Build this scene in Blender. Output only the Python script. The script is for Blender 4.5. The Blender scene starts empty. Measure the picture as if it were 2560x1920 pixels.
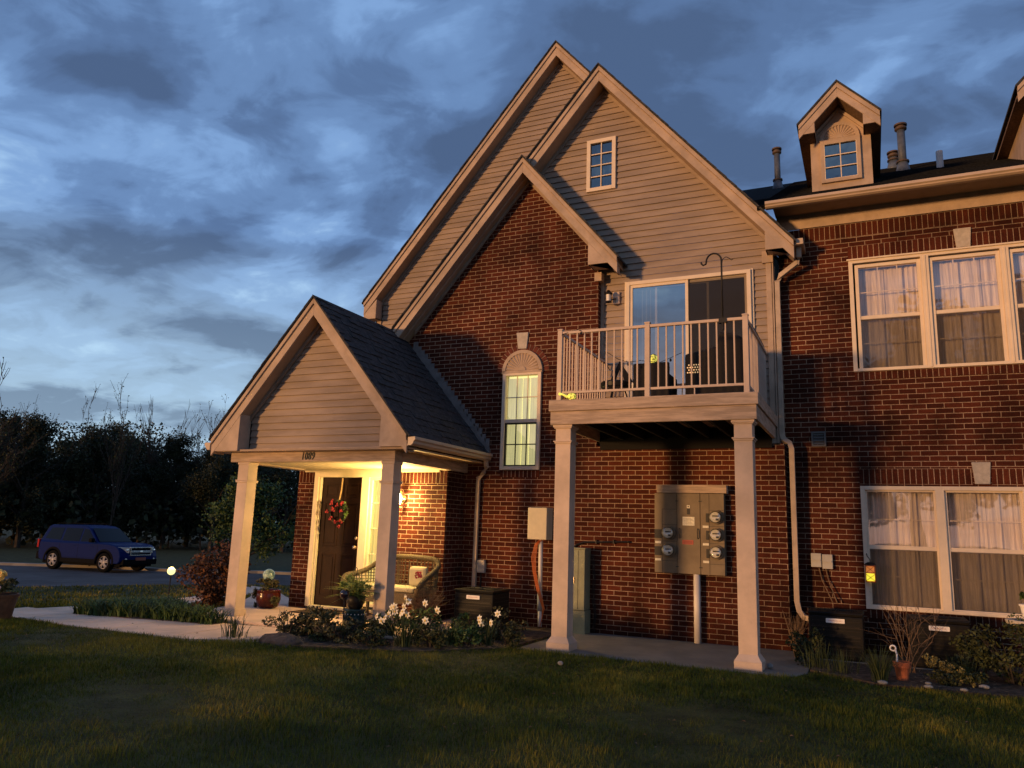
import bpy, math, random
import numpy as np
from mathutils import Vector, Matrix
SC = bpy.context.scene
COL = SC.collection
random.seed(7)
rng = np.random.default_rng(11)

# ------------------------------------------------------------------ camera
cam_d = bpy.data.cameras.new('camera'); cam = bpy.data.objects.new('camera', cam_d); COL.objects.link(cam)
R2 = Vector((0.90723689, 0.4193224, 0.03301455)); U2 = Vector((0.04898287, -0.18328153, 0.98183937)); F3 = Vector((-0.4177582, 0.88914375, 0.18681938))
M = Matrix((R2, U2, -F3)).transposed().to_4x4(); M.translation = Vector((0, -10.754, 1.408))
cam.matrix_world = M
cam_d.sensor_width = 36; cam_d.sensor_fit = 'HORIZONTAL'; cam_d.lens = 1912.62 / 2560 * 36
cam_d.clip_start = .05; cam_d.clip_end = 2000
SC.camera = cam
SC.render.resolution_x = 1024; SC.render.resolution_y = 768

# ------------------------------------------------------------------ light
SUN_AZ = math.radians(31)      # light arrives from the left behind the viewer
SUN_EL = math.radians(1.7)
sdir = Vector((math.sin(SUN_AZ) * math.cos(SUN_EL), math.cos(SUN_AZ) * math.cos(SUN_EL), -math.sin(SUN_EL)))
sl = bpy.data.lights.new('sun', 'SUN'); so = bpy.data.objects.new('sun', sl); COL.objects.link(so)
so.rotation_euler = sdir.to_track_quat('-Z', 'Y').to_euler()
sl.energy = 3.0; sl.angle = math.radians(4.5); sl.color = (1.0, .535, .20)

W = bpy.data.worlds.new('World'); SC.world = W; W.use_nodes = True
nt = W.node_tree; nt.nodes.clear()
def N(t, **k):
    n = nt.nodes.new(t)
    for a, b in k.items():
        if a.startswith('i_'): n.inputs[a[2:].replace('_', ' ')].default_value = b
        else: setattr(n, a, b)
    return n
def mth(op, a, b=None, c=None, clamp=False):
    n = nt.nodes.new('ShaderNodeMath'); n.operation = op; n.use_clamp = clamp
    for i, v in enumerate((a, b, c)):
        if v is None: continue
        if isinstance(v, (int, float)): n.inputs[i].default_value = v
        else: nt.links.new(v, n.inputs[i])
    return n.outputs[0]
def ramp(fac, stops, interp='EASE'):
    n = nt.nodes.new('ShaderNodeValToRGB'); n.color_ramp.interpolation = interp
    els = n.color_ramp.elements
    while len(els) < len(stops): els.new(.5)
    for e, (p, c) in zip(els, stops): e.position = p; e.color = (*c, 1) if len(c) == 3 else c
    nt.links.new(fac, n.inputs[0]); return n.outputs[0]
def mixc(fac, a, b, mode='MIX'):
    n = nt.nodes.new('ShaderNodeMix'); n.data_type = 'RGBA'; n.blend_type = mode
    for i, v in ((0, fac), (6, a), (7, b)):
        if isinstance(v, (int, float)): n.inputs[i].default_value = v
        elif isinstance(v, tuple): n.inputs[i].default_value = (*v, 1)
        else: nt.links.new(v, n.inputs[i])
    return n.outputs[2]
def sky():
    tc = N('ShaderNodeTexCoord'); sep = N('ShaderNodeSeparateXYZ'); nt.links.new(tc.outputs['Generated'], sep.inputs[0])
    X, Y, Z = sep.outputs
    zz = mth('ADD', mth('MAXIMUM', Z, 0.0), .16)
    u = mth('DIVIDE', X, zz); v = mth('DIVIDE', Y, zz)
    cb = N('ShaderNodeCombineXYZ'); nt.links.new(u, cb.inputs[0]); nt.links.new(v, cb.inputs[1])
    mp = N('ShaderNodeMapping'); mp.inputs['Rotation'].default_value = (0, 0, math.radians(38)); mp.inputs['Scale'].default_value = (.95, 1.2, 1); mp.inputs['Location'].default_value = (6.2, 14.7, 0)
    nt.links.new(cb.outputs[0], mp.inputs[0])
    def noise(scale, det, dist, rough, off=0):
        n = N('ShaderNodeTexNoise', noise_dimensions='4D'); nt.links.new(mp.outputs[0], n.inputs['Vector'])
        n.inputs['W'].default_value = off; n.inputs['Scale'].default_value = scale; n.inputs['Detail'].default_value = det
        n.inputs['Distortion'].default_value = dist; n.inputs['Roughness'].default_value = rough; return n.outputs['Fac']
    a = noise(1.7, 6, .7, .5, 1.3); b = noise(4.4, 7, .6, .55, 4.2); c = noise(.7, 3, .3, .5, 7.7)
    m = mth('ADD', mth('MULTIPLY', a, .54), mth('ADD', mth('MULTIPLY', b, .30), mth('MULTIPLY', c, .16)))
    col = ramp(m, [(.425, (.068, .118, .235)), (.475, (.094, .168, .335)), (.52, (.138, .248, .475)), (.565, (.205, .360, .650)), (.635, (.40, .62, .90))])
    # brighter, paler band low over the horizon
    hz = mth('SUBTRACT', 1.0, mth('MULTIPLY', Z, 2.9), clamp=True)
    hz = mth('MULTIPLY', mth('POWER', hz, 1.0), ramp(m, [(.42, (.45,) * 3), (.51, (1,) * 3)]))
    col = mixc(hz, col, (.50, .70, .84))
    # afterglow added as warm fill, low in the sky on the side the light comes from
    dt = mth('ADD', mth('MULTIPLY', X, -math.sin(SUN_AZ)), mth('MULTIPLY', Y, -math.cos(SUN_AZ)))
    gl = mth('MULTIPLY', mth('POWER', mth('MAXIMUM', dt, 0.0), 2.0), mth('POWER', mth('SUBTRACT', 1.0, mth('MULTIPLY', mth('MAXIMUM', Z, 0.0), 3.2), clamp=True), 1.5))
    col = mixc(gl, col, (1.15, .50, .26))
    st = N('ShaderNodeTexSky', sky_type='NISHITA', sun_disc=False, sun_elevation=SUN_EL, sun_rotation=math.pi + SUN_AZ)
    bg1 = N('ShaderNodeBackground'); bg1.inputs[1].default_value = .01; nt.links.new(st.outputs[0], bg1.inputs[0])
    bg2 = N('ShaderNodeBackground'); nt.links.new(col, bg2.inputs[0]); bg2.inputs[1].default_value = 1.04
    ad = N('ShaderNodeAddShader'); nt.links.new(bg1.outputs[0], ad.inputs[0]); nt.links.new(bg2.outputs[0], ad.inputs[1])
    out = N('ShaderNodeOutputWorld'); nt.links.new(ad.outputs[0], out.inputs[0])
sky()
SC.view_settings.view_transform = 'Standard'; SC.view_settings.look = 'None'; SC.view_settings.exposure = 0; SC.view_settings.gamma = 1
SC.render.engine = 'CYCLES'
SC.cycles.max_bounces = 6; SC.cycles.transparent_max_bounces = 12

# ------------------------------------------------------------------ materials
def material(name):
    global nt
    m = bpy.data.materials.new(name); m.use_nodes = True; nt = m.node_tree
    b = nt.nodes['Principled BSDF']; return m, b
def pm(name, col, rough=.6, var=.0, scale=6, bump=0, bscale=60, metal=0, spec=.22, col2=None, emis=None, est=1, stretch=None, coat=0):
    m, b = material(name)
    b.inputs['Base Color'].default_value = (*col, 1); b.inputs['Roughness'].default_value = rough
    b.inputs['Metallic'].default_value = metal; b.inputs['Specular IOR Level'].default_value = spec if not metal else .5
    if coat: b.inputs['Coat Weight'].default_value = coat; b.inputs['Coat Roughness'].default_value = .05
    tc = N('ShaderNodeTexCoord'); src = tc.outputs['Object']
    if stretch:
        mp = N('ShaderNodeMapping'); mp.inputs['Scale'].default_value = stretch; nt.links.new(src, mp.inputs[0]); src = mp.outputs[0]
    if var or col2:
        n = N('ShaderNodeTexNoise'); n.inputs['Scale'].default_value = scale; n.inputs['Detail'].default_value = 6; n.inputs['Roughness'].default_value = .62
        nt.links.new(src, n.inputs['Vector'])
        c2 = col2 or tuple(x * (1 - var) for x in col); c1 = col if col2 else tuple(min(1, x * (1 + var)) for x in col)
        nt.links.new(ramp(n.outputs['Fac'], [(.33, c2), (.67, c1)]), b.inputs['Base Color'])
    if bump:
        n = N('ShaderNodeTexNoise'); n.inputs['Scale'].default_value = bscale; n.inputs['Detail'].default_value = 4; nt.links.new(src, n.inputs['Vector'])
        bp = N('ShaderNodeBump'); bp.inputs['Strength'].default_value = bump; bp.inputs['Distance'].default_value = .01
        nt.links.new(n.outputs['Fac'], bp.inputs['Height']); nt.links.new(bp.outputs[0], b.inputs['Normal'])
    if emis: b.inputs['Emission Color'].default_value = (*emis, 1); b.inputs['Emission Strength'].default_value = est
    return m
def brick_mat(name, soldier=None, pitch=.0677, single=False):
    m, b = material(name)
    g = N('ShaderNodeNewGeometry'); sp = N('ShaderNodeSeparateXYZ'); sn = N('ShaderNodeSeparateXYZ')
    nt.links.new(g.outputs['Position'], sp.inputs[0]); nt.links.new(g.outputs['True Normal'], sn.inputs[0])
    side = mth('GREATER_THAN', mth('ABSOLUTE', sn.outputs[0]), .7)
    u = mth('ADD', mth('MULTIPLY', side, sp.outputs[1]), mth('MULTIPLY', mth('SUBTRACT', 1, side), sp.outputs[0]))
    v = sp.outputs[2]
    cb = N('ShaderNodeCombineXYZ'); nt.links.new(u, cb.inputs[0])
    nt.links.new(v if soldier is None else mth('SUBTRACT', v, soldier), cb.inputs[1])
    # slight waviness of hand laid joints
    nz = N('ShaderNodeTexNoise'); nz.inputs['Scale'].default_value = 9; nt.links.new(g.outputs['Position'], nz.inputs['Vector'])
    vm = N('ShaderNodeVectorMath', operation='SCALE'); sb = N('ShaderNodeVectorMath', operation='SUBTRACT'); sb.inputs[1].default_value = (.5, .5, .5)
    nt.links.new(nz.outputs['Color'], sb.inputs[0]); nt.links.new(sb.outputs[0], vm.inputs[0]); vm.inputs['Scale'].default_value = .006
    ad = N('ShaderNodeVectorMath', operation='ADD'); nt.links.new(cb.outputs[0], ad.inputs[0]); nt.links.new(vm.outputs[0], ad.inputs[1])
    br = N('ShaderNodeTexBrick'); nt.links.new(ad.outputs[0], br.inputs['Vector'])
    br.inputs['Scale'].default_value = 1
    if soldier is None: br.inputs['Brick Width'].default_value = .2032; br.inputs['Row Height'].default_value = pitch
    else: br.offset = 0; br.inputs['Brick Width'].default_value = .0677; br.inputs['Row Height'].default_value = .2
    br.inputs['Mortar Size'].default_value = .0048; br.inputs['Mortar Smooth'].default_value = .15; br.inputs['Bias'].default_value = -.1
    br.inputs['Color1'].default_value = (.098, .023, .011, 1); br.inputs['Color2'].default_value = (.046, .011, .006, 1)
    br.inputs['Mortar'].default_value = (.37, .25, .17, 1)
    n = N('ShaderNodeTexNoise'); n.inputs['Scale'].default_value = 1.1; n.inputs['Detail'].default_value = 5; nt.links.new(g.outputs['Position'], n.inputs['Vector'])
    n2 = N('ShaderNodeTexNoise'); n2.inputs['Scale'].default_value = 70; n2.inputs['Detail'].default_value = 4; nt.links.new(g.outputs['Position'], n2.inputs['Vector'])
    c = mixc(1.0, br.outputs['Color'], ramp(n.outputs['Fac'], [(.3, (.68,) * 3), (.7, (1.12, 1.1, 1.1))]), 'MULTIPLY')
    c = mixc(1.0, c, ramp(n2.outputs['Fac'], [(.3, (.72,) * 3), (.7, (1.2,) * 3)]), 'MULTIPLY')
    n3 = N('ShaderNodeTexNoise'); n3.inputs['Scale'].default_value = .55; n3.inputs['Detail'].default_value = 7; n3.inputs['Roughness'].default_value = .65; nt.links.new(g.outputs['Position'], n3.inputs['Vector'])
    c = mixc(1.0, c, ramp(n3.outputs['Fac'], [(.36, (.55, .55, .56)), (.50, (1, 1, 1)), (.66, (1.25, 1.22, 1.15))]), 'MULTIPLY')
    low_tone = ramp(mth('ADD', sp.outputs[2], mth('MULTIPLY', mth('SUBTRACT', n3.outputs['Fac'], .5), 1.6)), [(.05, (.55, .55, .55)), (.55, (1, 1, 1))])  # brick and mortar darker towards the ground, edge broken by noise
    c = mixc(1.0, c, low_tone, 'MULTIPLY')
    nt.links.new(c, b.inputs['Base Color']); b.inputs['Roughness'].default_value = .9; b.inputs['Specular IOR Level'].default_value = .12
    hh = mth('ADD', mth('MULTIPLY', br.outputs['Fac'], -1), mth('MULTIPLY', n2.outputs['Fac'], .25))
    bp = N('ShaderNodeBump'); bp.inputs['Strength'].default_value = .8; bp.inputs['Distance'].default_value = .008
    nt.links.new(hh, bp.inputs['Height']); nt.links.new(bp.outputs[0], b.inputs['Normal'])
    return m
def shingle_mat():
    m, b = material('shingle')
    g = N('ShaderNodeTexCoord'); v = N('ShaderNodeTexVoronoi', feature='F1', distance='MANHATTAN'); mp = N('ShaderNodeMapping'); mp.inputs['Scale'].default_value = (3, 4.5, 6)
    nt.links.new(g.outputs['Object'], mp.inputs[0]); nt.links.new(mp.outputs[0], v.inputs['Vector'])
    n = N('ShaderNodeTexNoise'); n.inputs['Scale'].default_value = 120; nt.links.new(g.outputs['Object'], n.inputs['Vector'])
    c = mixc(.5, ramp(v.outputs['Color'], [(.1, (.024, .024, .026)), (.9, (.075, .074, .078))]), ramp(n.outputs['Fac'], [(.3, (.016, .016, .018)), (.7, (.095, .092, .094))]))
    nt.links.new(c, b.inputs['Base Color']); b.inputs['Roughness'].default_value = .9; b.inputs['Specular IOR Level'].default_value = .1
    bp = N('ShaderNodeBump'); bp.inputs['Strength'].default_value = .5; bp.inputs['Distance'].default_value = .01
    nt.links.new(n.outputs['Fac'], bp.inputs['Height']); nt.links.new(bp.outputs[0], b.inputs['Normal'])
    return m
def glass_mat(name, refl=.25, tint=(1, 1, 1), rough=.015):
    m, b = material(name); nt.nodes.remove(b)
    out = nt.nodes['Material Output']
    tr = N('ShaderNodeBsdfTransparent'); tr.inputs[0].default_value = (*tint, 1)
    gl = N('ShaderNodeBsdfGlossy'); gl.inputs['Roughness'].default_value = rough
    n = N('ShaderNodeTexNoise'); n.inputs['Scale'].default_value = 1.7; bp = N('ShaderNodeBump'); bp.inputs['Strength'].default_value = .12; bp.inputs['Distance'].default_value = .02
    nt.links.new(n.outputs['Fac'], bp.inputs['Height']); nt.links.new(bp.outputs[0], gl.inputs['Normal'])
    lw = N('ShaderNodeLayerWeight'); lw.inputs[0].default_value = .25
    f = mth('ADD', mth('MULTIPLY', lw.outputs['Fresnel'], .7), refl, clamp=True)
    mx = N('ShaderNodeMixShader'); nt.links.new(f, mx.inputs[0]); nt.links.new(tr.outputs[0], mx.inputs[1]); nt.links.new(gl.outputs[0], mx.inputs[2])
    nt.links.new(mx.outputs[0], out.inputs[0]); return m
def screen_mat():
    m, b = material('insect_screen'); nt.nodes.remove(b); out = nt.nodes['Material Output']
    tr = N('ShaderNodeBsdfTransparent'); df = N('ShaderNodeBsdfDiffuse'); df.inputs[0].default_value = (.06, .052, .045, 1)
    mx = N('ShaderNodeMixShader'); mx.inputs[0].default_value = .46
    nt.links.new(tr.outputs[0], mx.inputs[1]); nt.links.new(df.outputs[0], mx.inputs[2]); nt.links.new(mx.outputs[0], out.inputs[0]); return m
def curtain_mat(name, col, trans=.3, emis=None, est=0):
    m, b = material(name)
    b.inputs['Base Color'].default_value = (*col, 1); b.inputs['Roughness'].default_value = .9
    g = N('ShaderNodeTexCoord'); n = N('ShaderNodeTexNoise'); mp = N('ShaderNodeMapping'); mp.inputs['Scale'].default_value = (14, 14, .6)
    nt.links.new(g.outputs['Object'], mp.inputs[0]); nt.links.new(mp.outputs[0], n.inputs['Vector']); n.inputs['Detail'].default_value = 3
    nt.links.new(ramp(n.outputs['Fac'], [(.35, tuple(x * .72 for x in col)), (.65, col)]), b.inputs['Base Color'])
    if emis: b.inputs['Emission Color'].default_value = (*emis, 1); b.inputs['Emission Strength'].default_value = est
    return m
def emit_mat(name, col, st):
    m, b = material(name); b.inputs['Base Color'].default_value = (*[min(1, c) for c in col], 1)
    b.inputs['Emission Color'].default_value = (*col, 1); b.inputs['Emission Strength'].default_value = st; return m
def leaf_mat(name, c1, c2, rough=.6):
    m, b = material(name)
    g = N('ShaderNodeNewGeometry')
    n = N('ShaderNodeTexNoise'); n.inputs['Scale'].default_value = 2.3; n.inputs['Detail'].default_value = 3; nt.links.new(g.outputs['Position'], n.inputs['Vector'])
    n2 = N('ShaderNodeTexWhiteNoise', noise_dimensions='1D'); nt.links.new(g.outputs['Random Per Island'], n2.inputs['W'])
    f = mth('ADD', mth('MULTIPLY', n.outputs['Fac'], .6), mth('MULTIPLY', n2.outputs['Value'], .4))
    nt.links.new(ramp(f, [(.3, c2), (.7, c1)]), b.inputs['Base Color']); b.inputs['Roughness'].default_value = rough
    b.inputs['Specular IOR Level'].default_value = .25
    return m
MT = dict(
 brick=brick_mat('brick'), shingle=shingle_mat(), shaded_roof=pm('shaded_shingle', (.012, .012, .013), .95, .4, 30, .5, 90, spec=.05),  # wing roof: same shingle as elsewhere, its shaded look put into the colour
 siding=pm('vinyl_siding', (.315, .235, .178), .55, .15, 1.1, .25, 220, stretch=(1, 1, 5)),
 trim=pm('tan_trim', (.435, .318, .235), .6, .17, 2.5, .3, 90), 
 wood=pm('painted_wood', (.44, .32, .235), .65, .22, 5, .5, 60, stretch=(.6, 1, 6)),
 column=pm('column_paint', (.58, .435, .33), .6, .13, 2.2, .4, 160),
 vinyl=pm('white_vinyl', (.72, .58, .44), .45, .05, 5),
 cream=pm('cream_paint', (.70, .60, .42), .5, .05, 6),
 gutter=pm('gutter_paint', (.50, .37, .27), .35, .06, 4, .1, 40),
 spout=pm('downspout_paint', (.43, .33, .25), .35, .18, 4, .1, 30),
 flash=pm('flashing', (.17, .155, .15), .5, .2, 8, metal=.2),
 soffit=pm('soffit_panel', (.36, .25, .17), .6, .08, 5), ceil=pm('porch_ceiling', (.62, .50, .33), .6, .08, 4),
 dark=pm('underdeck_shade', (.012, .010, .010), .9), room=pm('room_wall', (.10, .095, .085), .9, .2, 2),
 glass=glass_mat('window_glass', .19), glassd=glass_mat('door_glass', .42, (.7, .75, .8)), glassb=glass_mat('attic_glass', .20, (.25, .3, .35)),
 screen=screen_mat(),
 stone=pm('cast_stone', (.47, .40, .33), .85, .12, 14, .5, 90),
 concrete=pm('concrete', (.20, .175, .15), .9, .14, 2.2, .5, 70), walk=pm('walk_concrete', (.66, .47, .35), .9, .14, 1.6, .5, 60),
 asphalt=pm('asphalt', (.085, .078, .08), .9, .22, .8, .6, 40), kerb=pm('kerb_concrete', (.25, .22, .19), .9, .15, 2),
 door=pm('door_paint', (.022, .010, .006), .6, .15, 6, spec=.1), brass=pm('brass', (.8, .62, .4), .25, metal=1),
 black=pm('black_metal', (.014, .012, .012), .45), iron=pm('black_iron', (.02, .018, .018), .5, .2, 20),
 railp=pm('railing_paint', (.56, .42, .33), .45, .06, 5),
 galv=pm('galvanised_flue', (.085, .095, .115), .5, .2, 8), rust=pm('rusty_cap', (.10, .065, .045), .7, .3, 12, metal=.4),
 pvc=pm('pvc_pipe', (.66, .58, .52), .45, .07, 5), 
 cabinet=pm('grey_cabinet', (.19, .14, .088), .5, .14, 4, .1, 60), cabdark=pm('cabinet_dark', (.05, .045, .04), .6),
 label=pm('paper_label', (.72, .66, .52), .7, .12, 60), red=pm('red_label', (.45, .10, .07), .6), ivory=pm('ivory_box', (.60, .50, .36), .55, .06, 6),
 greybox=pm('grey_plastic', (.42, .39, .35), .55, .08, 8), green=pm('green_box', (.23, .23, .15), .6, .12, 5), vent=pm('vent_plastic', (.13, .125, .12), .6),
 orange=pm('orange_cable', (.5, .12, .03), .5), acm=pm('ac_metal', (.008, .0065, .0055), .6, .2, 6, .2, 80), acl=pm('ac_louvre', (.022, .017, .014), .5, .1, 8),
 plate=pm('white_plate', (.85, .78, .72), .4), 
 terracotta=pm('terracotta', (.42, .12, .05), .8, .25, 12, .4, 60), redpot=pm('red_glaze', (.055, .008, .005), .25, .25, 8, coat=.25), brownpot=pm('brown_pot', (.11, .055, .032), .7, .2, 12),
 teal=pm('teal_glaze', (.02, .045, .045), .2, .3, 10, coat=.5), rock=pm('fieldstone', (.062, .050, .044), .95, .45, 7, 1, 20), pebble=pm('pale_stone', (.22, .21, .20), .85, .2, 20),
 mulch=pm('mulch', (.075, .05, .035), .95, .55, 14, 1, 45), soil=pm('soil', (.03, .02, .014), .95, .3, 12),
 wicker=pm('wicker', (.125, .095, .055), .6, .3, 60, .8, 150), wickd=pm('dark_wicker', (.016, .012, .010), .6, .3, 60, .8, 150), cushion=pm('cushion', (.45, .40, .27), .85, .06, 10),
 flower=pm('flower_fabric', (.25, .03, .05), .8), ribbon=pm('ribbon', (.4, .26, .12), .6, .2, 30),
 rug=pm('door_mat', (.08, .05, .03), .95), wheat=pm('dry_stem', (.16, .10, .06), .9, .3, 30), bark=pm('bark', (.045, .035, .028), .95, .3, 10), barkl=pm('pale_bark', (.10, .085, .07), .95, .3, 10),
 leafd=leaf_mat('leaf_dark', (.030, .036, .014), (.010, .013, .007)), leafm=leaf_mat('leaf_mid', (.060, .066, .020), (.018, .022, .009)), leafb=leaf_mat('leaf_bronze', (.20, .075, .025), (.05, .022, .014)),
 leafg=leaf_mat('leaf_green', (.075, .12, .025), (.020, .036, .012)), leafy=leaf_mat('leaf_yellow', (.26, .21, .07), (.06, .05, .018)), leafs=leaf_mat('leaf_shrub', (.14, .12, .045), (.028, .026, .012)), fern=leaf_mat('fern_leaf', (.26, .32, .07), (.10, .14, .03)),
 blade=leaf_mat('strap_leaf', (.07, .085, .025), (.02, .03, .012)), grass=leaf_mat('grass_blade', (.225, .18, .036), (.045, .050, .011), .8), lawn=pm('lawn_soil', (.045, .042, .014), .95, .4, 3, 1, 30),
 petal=pm('white_petal', (.85, .80, .66), .6), corona=pm('yellow_corona', (.8, .55, .15), .6), pink=pm('pink_petal', (.65, .42, .36), .6), yellowp=pm('yellow_petal', (.75, .5, .14), .6),
)
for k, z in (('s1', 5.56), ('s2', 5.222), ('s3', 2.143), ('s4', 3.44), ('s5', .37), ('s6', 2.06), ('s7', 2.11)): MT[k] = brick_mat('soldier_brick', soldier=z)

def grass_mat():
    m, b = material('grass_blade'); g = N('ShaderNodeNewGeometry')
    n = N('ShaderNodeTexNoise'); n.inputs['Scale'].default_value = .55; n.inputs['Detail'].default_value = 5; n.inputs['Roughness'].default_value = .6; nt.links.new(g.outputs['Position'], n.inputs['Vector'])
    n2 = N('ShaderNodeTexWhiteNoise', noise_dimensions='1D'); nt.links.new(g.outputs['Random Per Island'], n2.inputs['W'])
    c = ramp(n.outputs['Fac'], [(.32, (.030, .045, .008)), (.48, (.100, .110, .018)), (.60, (.245, .200, .034)), (.70, (.35, .25, .06))])  # broad tone patches: lawn variation, also standing in for lit and shaded areas
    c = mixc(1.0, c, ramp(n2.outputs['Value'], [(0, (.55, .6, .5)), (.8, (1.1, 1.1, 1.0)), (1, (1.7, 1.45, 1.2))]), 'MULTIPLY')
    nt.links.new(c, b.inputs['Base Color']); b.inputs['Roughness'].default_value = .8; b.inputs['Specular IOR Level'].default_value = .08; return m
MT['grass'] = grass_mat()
# ------------------------------------------------------------------ mesh helpers
WL = {}
def wloc(o):
    v = Vector((0, 0, 0))
    while o is not None: v = v + o.location; o = o.parent
    return v
class MB:
    def __init__(s): s.v = []; s.f = []
    def add(s, vs, fs):
        n = len(s.v); s.v += [tuple(q) for q in vs]; s.f += [tuple(i + n for i in f) for f in fs]; return s
    def box(s, x0, x1, y0, y1, z0, z1):
        if x0 > x1: x0, x1 = x1, x0
        if y0 > y1: y0, y1 = y1, y0
        if z0 > z1: z0, z1 = z1, z0
        return s.add([(x0, y0, z0), (x1, y0, z0), (x1, y1, z0), (x0, y1, z0), (x0, y0, z1), (x1, y0, z1), (x1, y1, z1), (x0, y1, z1)],
                     [(0, 3, 2, 1), (4, 5, 6, 7), (0, 1, 5, 4), (1, 2, 6, 5), (2, 3, 7, 6), (3, 0, 4, 7)])
    def prism(s, poly, a, b, ax='y'):
        n = len(poly)
        f = {'y': lambda p, t: (p[0], t, p[1]), 'x': lambda p, t: (t, p[0], p[1]), 'z': lambda p, t: (p[0], p[1], t)}[ax]
        vs = [f(p, a) for p in poly] + [f(p, b) for p in poly]
        fs = [tuple(range(n)), tuple(range(2 * n - 1, n - 1, -1))] + [(i, i + n, (i + 1) % n + n, (i + 1) % n) for i in range(n)]
        return s.add(vs, fs)
    def tube(s, path, r, n=8, cap=True):
        path = [Vector(p) for p in path]; rs = r if isinstance(r, (list, tuple)) else [r] * len(path)
        vs = []; fs = []; prev = None
        for i, p in enumerate(path):
            d = (path[min(i + 1, len(path) - 1)] - path[max(i - 1, 0)]).normalized()
            up = Vector((0, 0, 1)) if abs(d.z) < .9 else Vector((1, 0, 0))
            if prev is not None: up = prev
            a = d.cross(up)
            if a.length < 1e-4: a = d.cross(Vector((0, 1, 0)))
            a.normalize(); b = a.cross(d).normalized(); prev = b
            for k in range(n):
                t = 2 * math.pi * k / n; vs.append(p + (a * math.cos(t) + b * math.sin(t)) * rs[i])
        for i in range(len(path) - 1):
            for k in range(n): fs.append((i * n + k, i * n + (k + 1) % n, (i + 1) * n + (k + 1) % n, (i + 1) * n + k))
        if cap: fs.append(tuple(range(n - 1, -1, -1))); fs.append(tuple(range((len(path) - 1) * n, len(path) * n)))
        return s.add(vs, fs)
    def sqtube(s, path, w, d):
        path = [Vector(p) for p in path]; vs = []; fs = []
        for i, p in enumerate(path):
            t = (path[min(i + 1, len(path) - 1)] - path[max(i - 1, 0)]).normalized()
            a = Vector((1, 0, 0)) if abs(t.x) < .6 else Vector((0, 0, 1))
            b = t.cross(a).normalized(); a = b.cross(t).normalized()
            for q in ((-1, -1), (1, -1), (1, 1), (-1, 1)): vs.append(p + a * q[0] * w / 2 + b * q[1] * d / 2)
        for i in range(len(path) - 1):
            for k in range(4): fs.append((i * 4 + k, i * 4 + (k + 1) % 4, (i + 1) * 4 + (k + 1) % 4, (i + 1) * 4 + k))
        fs.append((3, 2, 1, 0)); m = (len(path) - 1) * 4; fs.append((m, m + 1, m + 2, m + 3)); return s.add(vs, fs)
    def lathe(s, prof, c=(0, 0, 0), n=24, axis='z', cap=True):
        vs = []; fs = []
        for r, z in prof:
            for k in range(n):
                t = 2 * math.pi * k / n; q = (r * math.cos(t), r * math.sin(t), z)
                if axis == 'y': q = (q[0], q[2], q[1])
                if axis == 'x': q = (q[2], q[0], q[1])
                vs.append((c[0] + q[0], c[1] + q[1], c[2] + q[2]))
        for i in range(len(prof) - 1):
            for k in range(n): fs.append((i * n + k, i * n + (k + 1) % n, (i + 1) * n + (k + 1) % n, (i + 1) * n + k))
        if cap: fs.append(tuple(range(n - 1, -1, -1))); fs.append(tuple(range((len(prof) - 1) * n, len(prof) * n)))
        return s.add(vs, fs)
    def ball(s, c, r, n=14, sq=(1, 1, 1), jit=0):
        pr = []; vs = []; fs = []; m = max(6, n // 2)
        for i in range(m + 1):
            ph = math.pi * i / m
            for k in range(n):
                t = 2 * math.pi * k / n; j = 1 + (random.uniform(-jit, jit) if jit and 0 < i < m else 0)
                vs.append((c[0] + r * j * sq[0] * math.sin(ph) * math.cos(t), c[1] + r * j * sq[1] * math.sin(ph) * math.sin(t), c[2] - r * j * sq[2] * math.cos(ph)))
        for i in range(m):
            for k in range(n): fs.append((i * n + k, i * n + (k + 1) % n, (i + 1) * n + (k + 1) % n, (i + 1) * n + k))
        return s.add(vs, fs)
    def build(s, name, mat, parent=None, smooth=False, bevel=0, world=True):
        me = bpy.data.meshes.new(name); off = Vector((0, 0, 0)) if (parent is None or not world) else wloc(parent)
        me.from_pydata([(a - off.x, b - off.y, c - off.z) for a, b, c in s.v], [], s.f); me.validate()
        me.materials.append(MT[mat] if isinstance(mat, str) else mat)
        if smooth: me.polygons.foreach_set('use_smooth', [True] * len(me.polygons))
        o = bpy.data.objects.new(name, me); COL.objects.link(o)
        if parent is not None: o.parent = parent
        if bevel:
            b = o.modifiers.new('bevel', 'BEVEL'); b.width = bevel; b.segments = 2; b.limit_method = 'ANGLE'; b.angle_limit = math.radians(50)
        return o
def npmesh(name, V, Fc, mat, parent=None, smooth=False):
    """V (n,3), Fc (m,k) numpy -> object"""
    me = bpy.data.meshes.new(name); k = Fc.shape[1]; m = len(Fc)
    me.vertices.add(len(V)); me.vertices.foreach_set('co', np.ascontiguousarray(V, dtype=np.float32).ravel())
    me.loops.add(m * k); me.loops.foreach_set('vertex_index', Fc.astype(np.int32).ravel())
    me.polygons.add(m); me.polygons.foreach_set('loop_start', np.arange(0, m * k, k, dtype=np.int32))
    me.update(calc_edges=True); me.materials.append(MT[mat] if isinstance(mat, str) else mat)
    if smooth: me.polygons.foreach_set('use_smooth', [True] * m)
    o = bpy.data.objects.new(name, me); COL.objects.link(o)
    if parent is not None: o.parent = parent
    return o
def tag(o, label=None, cat=None, group=None, kind=None):
    if label: o['label'] = label
    if cat: o['category'] = cat
    if group: o['group'] = group
    if kind: o['kind'] = kind
    return o
def thing(name, loc, label, cat, group=None, rz=0):
    o = bpy.data.objects.new(name, None); COL.objects.link(o); o.location = loc; o.rotation_euler[2] = rz; o.empty_display_size = .2
    return tag(o, label, cat, group)
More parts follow.
